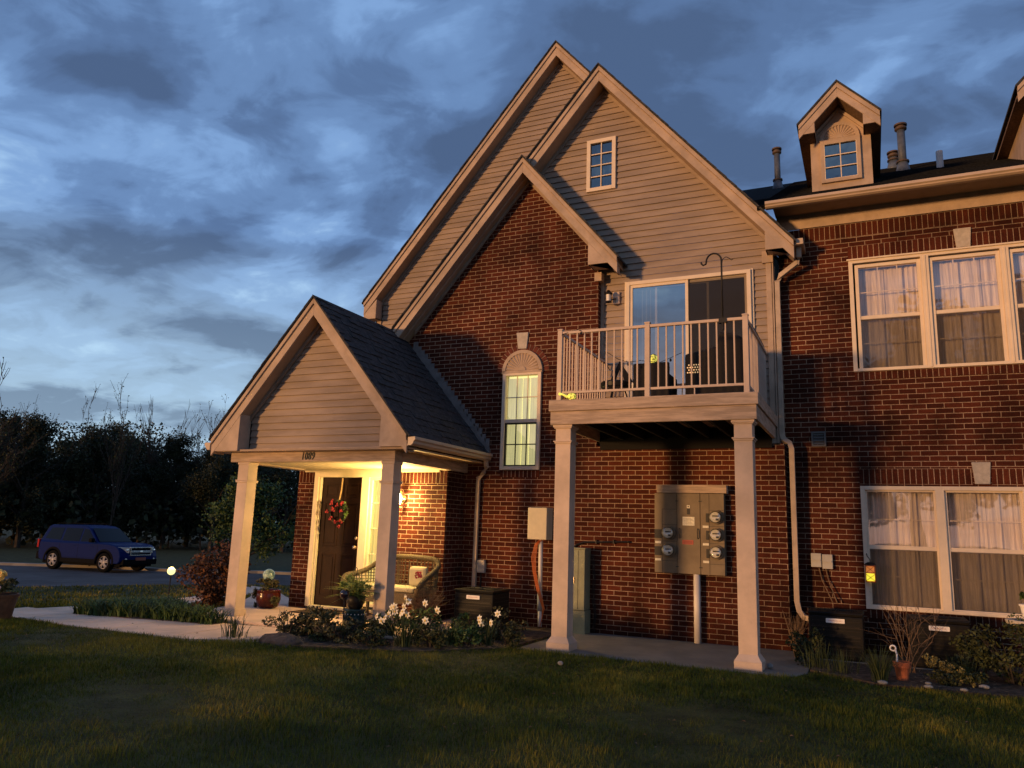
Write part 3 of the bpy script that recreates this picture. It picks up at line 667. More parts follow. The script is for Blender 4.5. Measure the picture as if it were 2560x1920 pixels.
MB().prism([(-4.957, 4.225), (-4.808, 4.22), (-4.785, 4.485), (-4.992, 4.49)], -.03, .01).build('keystone', 'stone', H, bevel=.006)
soldier(-5.2, -4.54, 2.20, 2.305, -.004, 's7')
# small attic window in the siding gable
w = MB(); ring(w, -3.90, -3.415, 6.762, 7.655, .062, .10, .15); at_ = w.build('window', 'vinyl', H, bevel=.003)
m = MB(); m.box(-3.668, -3.652, .118, .13, 6.82, 7.6)
for i in (1, 2, 3): zz = 6.82 + .775 * i / 4; m.box(-3.84, -3.475, .117, .131, zz - .008, zz + .008)
m.build('muntin', 'vinyl', at_)
p = MB(); pane(p, -3.84, -3.475, 6.82, 7.6, .14); p.build('pane', 'glassb', at_); roomboxm(at_, -3.9, -3.4, 6.7, 7.7, .17, .5)
MT['glassr'] = glass_mat('dim_glass', .06, (.5, .5, .48))
# balcony sliding door
w = MB(); ring(w, -3.225, -1.395, 3.0, 5.174, .055, .075, .16); w.box(-3.255, -3.225, .11, .15, 3.0, 5.19); w.box(-1.395, -1.362, .11, .15, 3.0, 5.19)
sd = w.build('sliding_door', 'vinyl', H, bevel=.003)
f = MB(); ring(f, -3.17, -2.285, 3.05, 5.12, .045, .095, .13); ring(f, -2.335, -1.45, 3.05, 5.12, .04, .135, .165); f.build('door_frame', 'vinyl', sd, bevel=.002)
f = MB(); ring(f, -2.80, -2.0, 3.06, 5.10, .032, .172, .19); f.build('screen_frame', 'vinyl', sd)
p = MB(); pane(p, -3.13, -2.33, 3.09, 5.08, .112); p.build('pane', 'glassd', sd); p = MB(); pane(p, -2.29, -1.49, 3.09, 5.08, .15); p.build('pane', 'glassr', sd)
q = MB(); pane(q, -2.285, -1.455, 3.06, 5.11, .085); q.build('insect_screen', 'screen', sd)
c = MB(); curtain(c, -3.15, -2.82, 3.02, 5.1, .26, .03, .09, 9); c.build('curtain', 'curtb', sd)
roomboxm(sd, -3.22, -1.4, 3.0, 5.17, .3, 2.5)
# -- porch
yp, PX = -2.056, -7.19
gable(PX, 4.646, 1.72, 1.72, -2.29, yp, .0, boxl=(-8.40, -8.90, 2.985, 2.41, 2.46), boxr=(-5.905, -5.455, 2.985, 2.435, 2.46))
b = MB(); chev(b, PX, 4.64, 1.72, 0, .02, .06, .0, 1.70); b.build('roof', 'shingle', H)
sh = MB(); L = 1.77; sn_ = math.sqrt(1 + S * S); ncs = int(L * sn_ / .14) + 1      # real shingle courses on the slope that shows
for k in range(ncs):
    d0 = L - k * .14 / sn_; d1 = max(0, d0 - .16 / sn_)
    if d0 <= 0: break
    y = -2.335; hh = random.Random(k)
    while y < .0:
        wd = hh.uniform(.10, .30); y1 = min(0, y + wd); lift = hh.choice((.012, .020, .026))
        def P(d, yy, o): return (PX + d + o * S / sn_, yy, 4.646 - S * d + o / sn_)
        dd = hh.uniform(0, .012)
        sh.add([P(d0 + dd, y, lift), P(d0 + dd, y1, lift), P(d1, y1, .008), P(d1, y, .008), P(d0 + dd, y, 0), P(d0 + dd, y1, 0)], [(0, 1, 2, 3), (4, 5, 1, 0), (0, 3, 4), (1, 5, 2)])
        y = y1
sh.build('shingle_courses', 'shingle', H)
# step flashing on the brick
fl = MB(); fl.prism([(-6.95, 4.36), (-5.40, 2.54), (-5.40, 2.66), (-6.86, 4.44)], -.014, .0)
for k in range(22):
    x = -6.92 + k * .0677; z = 4.646 - S * (x - PX); fl.box(x, x + .09, -.012, -.002, z - .02, z + .155 + random.uniform(-.01, .01))
fl.build('step_flashing', 'flash', H)
lap_wall('porch_gable_siding', [(-8.39, 2.46), (-5.90, 2.46), (-5.90, 2.96), (PX, 4.40), (-8.39, 2.96)], yp + .02, exp_=.1008, z0=2.44)
b = MB(); b.box(-8.70, -5.775, -2.085, -1.90, 2.265, 2.462); b.box(-5.95, -5.775, -1.90, .0, 2.265, 2.45); b.box(-8.70, -8.53, -1.90, -.55, 2.265, 2.45)
b.build('porch_beam', 'wood', H, bevel=.004)
b = MB(); b.box(-8.93, -5.46, -2.25, 0, 2.405, 2.432); b.build('soffit', 'soffit', H)
MB().box(-8.53, -5.95, -1.90, -.55, 2.285, 2.30).build('porch_ceiling', 'ceil', H)
MB().box(-8.53, -5.95, -.59, -.552, 2.235, 2.284).build('ceiling_trim', 'cream', H)
g = MB(); gx = -5.45
g.prism([(gx, 2.555), (gx + .11, 2.56), (gx + .115, 2.52), (gx + .09, 2.50), (gx + .085, 2.47), (gx + .05, 2.445), (gx, 2.445)], -2.30, -.01); g.build('gutter', 'gutter', H, bevel=.003)
g = MB(); gx = -8.93
g.prism([(gx, 2.54), (gx - .11, 2.54), (gx - .11, 2.50), (gx - .05, 2.43), (gx, 2.43)], -2.30, 1.5); g.build('gutter', 'gutter', H, bevel=.003)
def porch_column(x, y, w=.194, zb=.055, zt=2.265):
    c = MB(); c.box(x, x + w, y, y + w, zb + .09, zt - .03)
    for (e, za, zc) in ((.018, zb, zb + .085), (.008, zb + .085, zb + .10), (.016, zt - .30, zt - .275), (.022, zt - .275, zt - .262), (.010, zt - .035, zt)): c.box(x - e, x + w + e, y - e, y + w + e, za, zc)
    return c.build('porch_column', 'column', H, bevel=.004)
porch_column(-8.562, yp); porch_column(-5.995, yp)
# entry block: brick left of the door, brick with sconce, return
YE = -.549
flat_wall('brick_wall', [(-8.68, 0), (-8.33, 0), (-8.33, 2.06), (-8.68, 2.06)], YE, 'brick'); flat_wall('brick_wall', [(-6.86, 0), (-5.83, 0), (-5.83, 2.06), (-6.86, 2.06)], YE, 'brick')
flat_wall('soldier_course', [(-8.68, 2.06), (-8.33, 2.06), (-8.33, 2.26), (-8.68, 2.26)], YE, 's6'); flat_wall('soldier_course', [(-6.86, 2.06), (-5.83, 2.06), (-5.83, 2.26), (-6.86, 2.26)], YE, 's6')
b = MB(); b.add([(-5.83, YE, 0), (-5.83, 0, 0), (-5.83, 0, 2.42), (-5.83, YE, 2.42), (-8.68, YE, 0), (-8.68, 6, 0), (-8.68, 6, 2.5), (-8.68, YE, 2.5)], [(0, 1, 2, 3), (4, 7, 6, 5)]); b.build('brick_return', 'brick', H)
MB().box(-8.68, -5.83, YE, YE + .02, 2.262, 2.42).build('entry_header', 'cream', H)
dr = MB(); ring(dr, -8.33, -6.86, .10, 2.24, .085, YE - .03, YE + .1, .02); dr.box(-7.385, -7.245, YE - .02, YE + .1, .12, 2.155)
dr.box(-8.245, -8.215, YE, YE + .1, .12, 2.155); dr.box(-8.24, -6.95, YE - .06, YE + .08, .08, .118)
dp = dr.build('front_door', 'cream', H, bevel=.004)
d = MB(); x0, x1, z0, z1 = -8.215, -7.385, .12, 2.155; yd_ = YE + .05
d.box(x0, x1, yd_, yd_ + .04, z0, z1); PN = []
for (a, b_) in ((.10, .44), (.56, .90)):
    for (c0, c1) in ((.84, .95), (.46, .80), (.07, .40)):
        PN.append((x0 + (x1 - x0) * a, x0 + (x1 - x0) * b_, z0 + (z1 - z0) * c0, z0 + (z1 - z0) * c1))
for (a, b_, c0, c1) in PN: ring(d, a, b_, c0, c1, .022, yd_ - .012, yd_); d.box(a + .05, b_ - .05, yd_ - .008, yd_, c0 + .05, c1 - .05)
d.build('door_panel', 'door', dp, bevel=.004)
MB().lathe([(.0, .07), (.012, .07), (.027, .055), (.027, .03), (.012, .02), (.03, .01), (.03, 0)], (-7.45, yd_ - .075, 1.048), 16, 'y').build('door_knob', 'brass', dp, smooth=True)
MB().lathe([(.0, .03), (.025, .03), (.028, 0)], (-7.45, yd_ - .032, 1.19), 16, 'y').build('deadbolt', 'brass', dp, smooth=True)
f = MB(); ring(f, -7.245, -6.945, .16, 2.155, .045, YE + .01, YE + .07)
for z in (.56, .958, 1.355, 1.751): f.box(-7.2, -6.99, YE + .03, YE + .045, z - .006, z + .006)
f.build('sidelight', 'cream', dp, bevel=.003)
c = MB(); curtain(c, -7.2, -6.99, .2, 2.11, YE + .075, .006, .07, 3); MT['slc'] = curtain_mat('sidelight_curtain', (.72, .66, .36), emis=(.9, .8, .25), est=.45); c.build('curtain', 'slc', dp)  # curtain glows in place of the porch lamp's light on it
p = MB(); pane(p, -7.2, -6.99, .2, 2.11, YE + .05); p.build('pane', 'glass', dp)
# house number 1089
fc = bpy.data.curves.new('house_number', 'FONT'); fc.body = '1089'; fc.size = .155; fc.extrude = .008; fc.shear = .15; fc.space_character = 1.12
fo = bpy.data.objects.new('house_number', fc); COL.objects.link(fo)
bpy.context.view_layer.update(); dg = bpy.context.evaluated_depsgraph_get(); me = bpy.data.meshes.new_from_object(fo.evaluated_get(dg)); bpy.data.objects.remove(fo)
me.materials.clear(); me.materials.append(MT['black']); hn = bpy.data.objects.new('house_number', me); COL.objects.link(hn); hn.parent = H
hn.scale = (.70, 1, 1); hn.rotation_euler = (math.pi / 2, 0, 0); hn.location = Vector((-7.365, -2.09, 2.29)) - H.location
# wall sconce by the door (lit)
sc = MB(); sc.lathe([(.0, .03), (.05, .03), (.055, 0)], (-6.575, YE - .03, 1.82), 20, 'y'); sc.tube([(-6.575, YE - .02, 1.80), (-6.575, YE - .10, 1.78), (-6.575, YE - .12, 1.75)], .008)
sc.lathe([(.0, .06), (.02, .055), (.05, .02), (.055, 0), (.045, -.005)], (-6.575, YE - .12, 1.89), 18); sc.lathe([(.04, 0), (.045, -.01), (.0, -.015)], (-6.575, YE - .12, 1.745), 16)
sco = sc.build('porch_sconce', 'brass', H, smooth=True)
MT['globe'] = emit_mat('lamp_glass', (1, .86, .42), 7)
MB().lathe([(.016, -.06), (.026, -.04), (.030, 0), (.026, .04), (.018, .055)], (-6.575, YE - .12, 1.82), 18).build('lamp_glass', 'globe', sco, smooth=True)
pl = bpy.data.lights.new('porch_lamp', 'POINT'); plo = bpy.data.objects.new('porch_lamp', pl); COL.objects.link(plo); plo.location = (-6.575, YE - .2, 1.82)
pl.energy = 170; pl.color = (1, .68, .235); pl.shadow_soft_size = .06
# -- balcony
dk = MB(); dk.box(-3.635, -1.093, -1.905, .15, 2.89, 3.03); dk.build('balcony_floor', 'wood', H, bevel=.005)
b = MB(); b.box(-3.618, -1.116, -1.88, -1.84, 2.722, 2.888); b.box(-3.618, -3.578, -1.84, .0, 2.722, 2.888); b.box(-1.156, -1.116, -1.84, .0, 2.722, 2.888); b.build('balcony_beam', 'wood', H, bevel=.004)
b = MB()
for i in range(7): x = -3.25 + i * .31; b.box(x, x + .04, -1.84, .0, 2.74, 2.889)
b.build('floor_joist', 'dark', H); MB().box(-3.57, -1.16, -.045, -.002, 2.60, 2.889).build('ledger_shade_board', 'dark', H)  # deck underside shade put into black joists and an added black ledger board
def balc_col(x, y=-1.83, w=.201):
    c = MB(); zt = 2.722
    c.box(x, x + w, y, y + w, .16, zt - .03)
    c.add([(x - .045, y - .045, .10), (x + w + .045, y - .045, .10), (x + w + .045, y + w + .045, .10), (x - .045, y + w + .045, .10), (x, y, .17), (x + w, y, .17), (x + w, y + w, .17), (x, y + w, .17)], [(0, 1, 5, 4), (1, 2, 6, 5), (2, 3, 7, 6), (3, 0, 4, 7), (4, 5, 6, 7)])
    c.box(x - .045, x + w + .045, y - .045, y + w + .045, .012, .10)
    for (e, za, zc) in ((.012, zt - .235, zt - .215), (.024, zt - .215, zt - .20), (.028, zt - .03, zt), (.016, zt - .045, zt - .03)): c.box(x - e, x + w + e, y - e, y + w + e, za, zc)
    return c.build('balcony_column', 'column', H, bevel=.004)
balc_col(-3.561); balc_col(-1.376)
# railing
rl = MB(); yr = -1.80
def post(mb, x, y): mb.box(x - .031, x + .031, y - .031, y + .031, 3.03, 3.955); mb.box(x - .036, x + .036, y - .036, y + .036, 3.955, 3.972); mb.add([(x - .03, y - .03, 3.972), (x + .03, y - .03, 3.972), (x + .03, y + .03, 3.972), (x - .03, y + .03, 3.972), (x, y, 3.985)], [(0, 1, 4), (1, 2, 4), (2, 3, 4), (3, 0, 4)])
for x in (-3.533, -2.387, -1.224): post(rl, x, yr)
for x0, x1 in ((-3.502, -2.418), (-2.356, -1.255)): rl.box(x0, x1, yr - .022, yr + .022, 3.905, 3.94); rl.box(x0, x1, yr - .015, yr + .015, 3.125, 3.155)
for x in (-3.533, -1.224): rl.box(x - .022, x + .022, yr + .031, .12, 3.905, 3.94); rl.box(x - .015, x + .015, yr + .031, .12, 3.125, 3.155)
rl.box(-1.83, -1.815, yr - .008, yr + .008, 3.03, 3.125)
RL = rl.build('balcony_railing', 'railp', H, bevel=.003)
bp0 = None
def baluster(x, y):
    global bp0
    if bp0 is None: bp0 = MB().box(-.0085, .0085, -.0085, .0085, 3.155, 3.905).build('baluster', 'railp', RL, world=False); o = bp0
    else: o = bp0.copy(); COL.objects.link(o)
    o.location = Vector((x, y, 0)) - wloc(RL)
for i in range(10): baluster(-3.502 + (i + 1) * 1.084 / 11, yr)
for i in range(10): baluster(-2.356 + (i + 1) * 1.101 / 11, yr)
for x in (-3.533, -1.224):
    for i in range(17): baluster(x, yr + .031 + (i + 1) * 1.89 / 18)
# coach lamp by the balcony door (unlit)
l = MB(); l.box(-3.44, -3.335, .10, .14, 4.85, 5.045); wl_ = l.build('wall_lantern', 'railp', H, bevel=.004)
l = MB(); l.tube([(-3.39, .10, 4.93), (-3.40, .03, 4.91), (-3.47, -.02, 4.875)], .01); l.lathe([(0, .10), (.02, .095), (.035, .07), (.062, .05), (.066, .035), (.05, .03)], (-3.47, -.02, 4.945), 8)
l.lathe([(.05, 0), (.055, -.012), (.02, -.02), (0, -.03)], (-3.47, -.02, 4.862), 8)
for i in range(4): a = math.pi / 4 + i * math.pi / 2; l.tube([(-3.47 + .048 * math.cos(a), -.02 + .048 * math.sin(a), 4.86), (-3.47 + .05 * math.cos(a), -.02 + .05 * math.sin(a), 4.98)], .004, 5)
l.build('lantern_cage', 'black', wl_)
MB().lathe([(.036, -.05), (.038, .05)], (-3.47, -.02, 4.92), 12).build('lantern_glass', 'plate', wl_)
# -- downspouts and vents
d = MB(); d.box(-.79, -.665, -.12, 2.5, 5.385, 5.47); d.build('gutter', 'gutter', H, bevel=.004)
d = MB(); d.sqtube([(-.735, .02, 5.39), (-.735, .03, 5.25), (-.76, .07, 5.19), (-1.00, .15, 5.05), (-1.045, .16, 4.97), (-1.048, .16, 2.80), (-1.03, .15, 2.73), (-.95, .10, 2.67), (-.925, .09, 2.60), (-.925, .09, .62), (-.90, .08, .50), (-.84, .05, .43), (-.74, .0, .415)], .068, .055)
d.build('downspout', 'spout', H, bevel=.006)
d = MB(); d.sqtube([(-5.40, -.12, 2.45), (-5.40, -.10, 2.36), (-5.45, -.07, 2.28), (-5.55, -.05, 2.18), (-5.555, -.05, 2.1), (-5.56, -.05, .15)], .062, .05); d.build('downspout', 'spout', H, bevel=.006)
v = MB(); ring(v, -.685, -.504, 2.643, 2.845, .022, YW - .04, YW)
for i in range(4): z = 2.672 + i * .04; v.add([(-.66, YW - .035, z), (-.53, YW - .035, z), (-.53, YW - .008, z + .035), (-.66, YW - .008, z + .035)], [(0, 1, 2, 3)])
v.build('wall_vent', 'vent', H)
# -- dormers
def dormer(dx, first=None):
    X = lambda a: a + dx
    e = bpy.data.objects.new('dormer', None); COL.objects.link(e); e.parent = H; e.location = Vector((X(-.16), 1.5, 6.8)) - H.location
    w = MB()
    for (a, b_, c, d_, z0, z1) in bands([(X(-.60), 6.79), (X(.28), 6.79), (X(.28), 7.79), (X(-.16), 8.25), (X(-.60), 7.79)], [(X(-.39), X(.063), 6.99, 7.585)]): w.add([(a, 1.5, z0), (b_, 1.5, z0), (d_, 1.5, z1), (c, 1.5, z1)], [(0, 1, 2, 3)])
    w.add([(X(.28), 1.5, 6.79), (X(.28), 4.2, 6.79 + 1.35), (X(.28), 4.2, 8.2), (X(.28), 1.5, 7.79), (X(-.6), 1.5, 6.79), (X(-.6), 4.2, 8.14), (X(-.6), 4.2, 8.2), (X(-.6), 1.5, 7.79)], [(0, 1, 2, 3), (4, 7, 6, 5)])
    w.build('dormer_wall', 'trim', e)
    r = MB(); chev(r, X(-.165), 8.47, .605, .605, 0, .035, 1.10, 4.6, 1.05); r.build('dormer_roof', 'shingle', e)
    r = MB(); chev(r, X(-.165), 8.44, .58, .58, 0, .09, 1.12, 1.16, 1.05); chev(r, X(-.165), 8.44, .58, .58, .092, .24, 1.14, 1.17, 1.05)
    for sg in (-1, 1):
        xi, xo = X(-.165) + sg * .345, X(-.165) + sg * .555
        r.prism([(xi, 7.66), (xo, 7.66), (xo, 7.70), (xi, 7.86)] if sg > 0 else [(xo, 7.66), (xi, 7.66), (xi, 7.86), (xo, 7.70)], 1.145, 1.172); r.box(min(xi, xi + sg * .02), max(xi, xi + sg * .02), 1.17, 1.5, 7.66, 7.86)
    r.build('dormer_rake', 'trim', e, bevel=.003)
    r = MB()
    for sg in (-1, 1):
        xi, xo = X(-.165) + sg * .345, X(-.165) + sg * .59
        r.prism([(xi, 7.66), (xo, 7.66), (xo, 7.70), (xi, 7.70)] if sg > 0 else [(xo, 7.66), (xi, 7.66), (xi, 7.70), (xo, 7.70)], 1.175, 4.0)
    chev(r, X(-.165), 8.44, .42, .42, .21, .225, 1.17, 1.5, 1.05); r.build('dormer_soffit', 'wheat', e)
    f = MB(); ring(f, X(-.455), X(.128), 6.935, 7.638, .055, 1.45, 1.5); chev(f, X(-.165), 8.30, .36, .36, .10, .17, 1.47, 1.498, 1.05)
    su = f; cx, cz = X(-.165), 7.655; n = 20
    su.prism([(cx + .285 * math.cos(math.pi * i / n), cz + .27 * math.sin(math.pi * i / n)) for i in range(n + 1)], 1.475, 1.499)
    for i in range(n):
        a0, a1 = math.pi * i / n, math.pi * (i + 1) / n
        su.prism([(cx + .235 * math.cos(a0), cz + .225 * math.sin(a0)), (cx + .29 * math.cos(a0), cz + .28 * math.sin(a0)), (cx + .29 * math.cos(a1), cz + .28 * math.sin(a1)), (cx + .235 * math.cos(a1), cz + .225 * math.sin(a1))], 1.455, 1.475)
    sunburst(su, cx, cz + .01, .05, .215, 1.472, 13)
    f.box(cx - .295, cx + .295, 1.45, 1.5, 7.638, 7.66); f.build('dormer_window', 'trim', e, bevel=.002)
    m = MB(); m.box(X(-.171), X(-.157), 1.462, 1.475, 6.99, 7.585)
    for i in (1, 2): zz = 6.99 + .595 * i / 3; m.box(X(-.40), X(.073), 1.461, 1.476, zz - .007, zz + .007)
    ring(m, X(-.41), X(.083), 6.975, 7.6, .02, 1.452, 1.49); m.build('muntin', 'vinyl', e)
    p = MB(); pane(p, X(-.39), X(.063), 6.99, 7.585, 1.485); p.build('pane', 'glassb', e)
    roomb = MB(); pane(roomb, X(-.5), X(.2), 6.8, 7.7, 1.8); roomb.build('room', 'room', e)
dormer(0); dormer(2.92)
# -- roof flues
def flue(x, y, ztop, r=.085):
    z0 = zg + mr * (y - yg); f = MB(); f.lathe([(r * 1.9, -.12), (r * 1.75, .0), (r * 1.25, .16), (r * 1.15, .16)], (x, y, z0), 20); f.lathe([(r, 0), (r, ztop - z0 - .13)], (x, y, z0), 20)
    o = f.build('roof_flue', 'galv', H, smooth=True)
    MB().lathe([(r * 1.6, .16), (r * 1.6, .19)], (x, y, z0), 20).build('flue_collar', 'rust', o); c = MB(); c.lathe([(r * 1.15, -.14), (r * 1.5, -.12), (r * 1.5, -.085), (r * 1.05, -.08), (r * 1.05, -.05), (r * 1.62, -.045), (r * 1.62, -.015), (r * .6, .0), (0, .005)], (x, y, ztop), 20); c.build('flue_cap', 'rust', o)
flue(-1.45, 5.2, 9.58, .062); flue(.88, 4.7, 9.39, .072); flue(.82, 6.7, 9.80, .08)
z0 = zg + mr * (3.6 - yg); MB().lathe([(.055, -.1), (.055, .31), (.045, .31), (.045, .2)], (1.392, 3.6, z0), 18).build('vent_pipe', 'pvc', H, smooth=False)

# ------------------------------------------------------------------ utilities along the wall
T = thing('meter_cabinet', (-2.26, 0, .9), 'grey cabinet with five round electricity meters on the brick wall under the balcony', 'meter cabinet')
m = MB()
for x0, x1, dy in ((-2.735, -2.424, -.128), (-2.420, -2.109, -.135), (-2.105, -1.79, -.128)): m.box(x0, x1, dy, 0, .90, 1.975)
m.build('cabinet', 'cabinet', T, bevel=.004)
MB().box(-2.70, -1.75, -.15, 0, 1.98, 2.09).build('mounting_board', 'wood', T, bevel=.004)
m = MB()
def lines(mb, y, L):
    for (x0, x1, z0, z1) in L: mb.box(x0, x1, y - .0035, y, z0, z1)
lines(m, -.128, [(-2.625, -2.424, 1.755, 1.76), (-2.63, -2.626, .91, 1.76), (-2.625, -2.424, 1.545, 1.55), (-2.625, -2.424, 1.32, 1.325), (-2.625, -2.424, 1.06, 1.065), (-1.99, -1.986, .91, 1.97), (-1.985, -1.79, 1.75, 1.755), (-1.985, -1.79, 1.535, 1.54), (-1.985, -1.79, 1.31, 1.315), (-1.985, -1.79, 1.04, 1.045)])
for z in (1.36, 1.13): m.box(-2.735, -2.635, -.1325, -.128, z, z + .12)
for z in (1.59, 1.36, 1.12): m.box(-2.03, -1.995, -.14, -.128, z, z + .12)
for x in (-2.385, -2.14): m.tube([(x, -.135, 1.50), (x, -.165, 1.49), (x, -.165, 1.38), (x, -.135, 1.37)], .007, 6)
m.box(-2.285, -2.243, -.139, -.135, 1.69, 1.77)
for x in (-2.422, -2.107):
    for z in (1.87, .99): m.box(x - .02, x + .02, -.141, -.128, z - .006, z + .006)
m.build('cabinet_detail', 'cabdark', T)
for i, (x, z) in enumerate([(-2.535, 1.436), (-2.535, 1.204), (-1.895, 1.661), (-1.895, 1.429), (-1.895, 1.199)]):
    q = MB(); q.lathe([(.0, -.035), (.088, -.035), (.088, .0), (.092, .0), (.092, -.012), (.088, -.014)][:0] or [(.094, 0), (.094, -.03), (.086, -.034), (.080, -.034), (.0, -.034)], (x, -.128, z), 28, 'y'); mm = q.build('meter', 'cabinet', T, smooth=False)
    MB().lathe([(.078, -.034), (.078, -.11), (.070, -.125), (.0, -.128)], (x, -.128, z), 28, 'y').build('meter_glass', 'glass', mm, smooth=True)
    MB().lathe([(.068, -.034), (.068, -.085), (.0, -.088)], (x, -.128, z), 24, 'y').build('meter_dial', 'label', mm)
    q = MB(); q.box(x - .035, x + .05, -.2195, -.2165, z + .006, z + .022); q.box(x + .01, x + .045, -.2195, -.2165, z - .045, z - .018); q.build('meter_display', 'cabdark', mm)
    lx = -2.725 if x < -2.2 else -2.075
    MB().box(lx, lx + .08, -.135, -.128, z - .145, z - .115).build('meter_tag', 'label', T)
q = MB(); q.box(-2.344, -2.183, -.139, -.135, 1.542, 1.658); q.build('paper_label', 'label', T)
q = MB(); q.box(-2.285, -2.245, -.139, -.135, 1.775, 1.815); q.build('badge', 'label', T); q = MB(); q.box(-2.27, -2.26, -.141, -.139, 1.785, 1.805); q.box(-2.275, -2.255, -.1412, -.139, 1.79, 1.80); q.build('badge_mark', 'cabdark', T)
q = MB()
for k in range(6): q.box(-2.335, -2.192 - .02 * (k % 3), -.1402, -.139, 1.56 + k * .015, 1.563 + k * .015)
q.build('label_text', 'cabdark', T)
MB().box(-2.349, -2.201, -.139, -.135, 1.29, 1.347).build('warning_label', 'red', T)
q = MB()
for k in range(3): q.box(-2.335, -2.215, -.1402, -.139, 1.302 + k * .014, 1.307 + k * .014)
q.build('warning_text', 'cabdark', T)
MB().tube([(-2.168, -.09, .9), (-2.168, -.09, .012)], .044, 18).build('conduit', 'pvc', T, smooth=True)

T = thing('utility_box', (-4.4, -.25, .1), 'ivory utility box on a white conduit post with orange cables looping beneath', 'utility box')
MB().box(-4.565, -4.265, -.34, -.10, 1.278, 1.735).build('box', 'ivory', T, bevel=.008)
MB().tube([(-4.385, -.25, 1.28), (-4.38, -.25, .45)], .030, 16).tube([(-4.375, -.25, .30), (-4.372, -.25, .06)], .028, 14).build('post', 'pvc', T, smooth=True)
MB().tube([(-4.38, -.25, .52), (-4.376, -.25, .28)], .037, 16).build('coupling', 'greybox', T, smooth=True)
q = MB()
for k in range(4):
    o = k * .014; q.tube([(-4.40 + o, -.27, 1.28), (-4.46 + o, -.30, 1.20), (-4.50 + o * 1.5, -.31, 1.02), (-4.47 + o, -.31, .82), (-4.42 + o, -.31, .62), (-4.36 + o, -.31, .45), (-4.31 + o * .6, -.30, .32), (-4.32, -.29, .20), (-4.35, -.29, .06)], .006, 6)
q.build('cable', 'orange', T, smooth=True)

T = thing('cable_pedestal', (-3.8, -.2, 0), 'tall olive-grey metal pedestal cabinet behind the left balcony column', 'pedestal')
m = MB(); m.box(-3.95, -3.70, -.27, -.02, .33, 1.165); m.box(-3.94, -3.69, -.262, -.02, .0, .325); m.box(-3.96, -3.69, -.28, -.01, 1.165, 1.185)
m.build('cabinet', 'green', T, bevel=.006); MB().box(-3.862, -3.852, -.285, -.27, .70, .78).build('handle', 'brass', T); MB().box(-3.80, -3.796, -.274, -.27, .34, 1.15).build('door_seam', 'cabdark', T)
q = MB()
for k in range(3): q.tube([(-3.68 + k * .02, -.06, 1.1), (-3.64 + k * .015, -.07, .8), (-3.66 + k * .02, -.06, .5), (-3.62 + k * .012, -.05, .25), (-3.66 + k * .02, -.05, .02)], .005, 5)
q.build('cable', 'black', T)
T = tag(MB().tube([(-4.0, -.03, 1.10), (-3.92, -.03, 1.22), (-3.80, -.03, 1.262), (-3.12, -.03, 1.292)], .014, 8).box(-3.62, -3.605, -.05, 0, 1.245, 1.30).box(-3.36, -3.345, -.05, 0, 1.255, 1.31).build('wall_cable', 'black'), 'black cable clipped along the brick wall above the olive pedestal', 'cable')

def disconnect(x0, x1, z0, z1, y, label):
    T = thing('disconnect_box', (x0, y, z0), label, 'electrical box', 'small electrical boxes on the brick')
    m = MB(); m.box(x0, x1, y - .06, y, z0, z1); m.build('box', 'greybox', T, bevel=.006)
    m = MB(); m.box(x0 + .012, x1 - .015, y - .078, y - .06, (z0 + z1) / 2 - .005, (z0 + z1) / 2 + .01); m.build('lid_lip', 'greybox', T)
    return T
disconnect(-5.52, -5.39, .748, .935, 0, 'single grey electrical box on the brick beside the porch downspout')
MB().tube([(-5.455, -.03, .75), (-5.46, -.03, .5), (-5.40, -.06, .4)], .011, 6).build('whip_conduit', 'black', bpy.data.objects['disconnect_box'])
disconnect(-.749, -.622, 1.058, 1.235, YW, 'left grey electrical box of the pair on the right wing wall'); disconnect(-.612, -.486, 1.04, 1.225, YW, 'right grey electrical box of the pair on the right wing wall')
for n, (xa, xb) in (('disconnect_box.001', (-.655, -.50)), ('disconnect_box.002', (-.575, -.45))): MB().tube([(xa, YW - .03, 1.05), (xa + .03, YW - .04, .9), (xb, YW - .12, .62)], .008, 6).build('whip_conduit', 'wheat', bpy.data.objects[n])

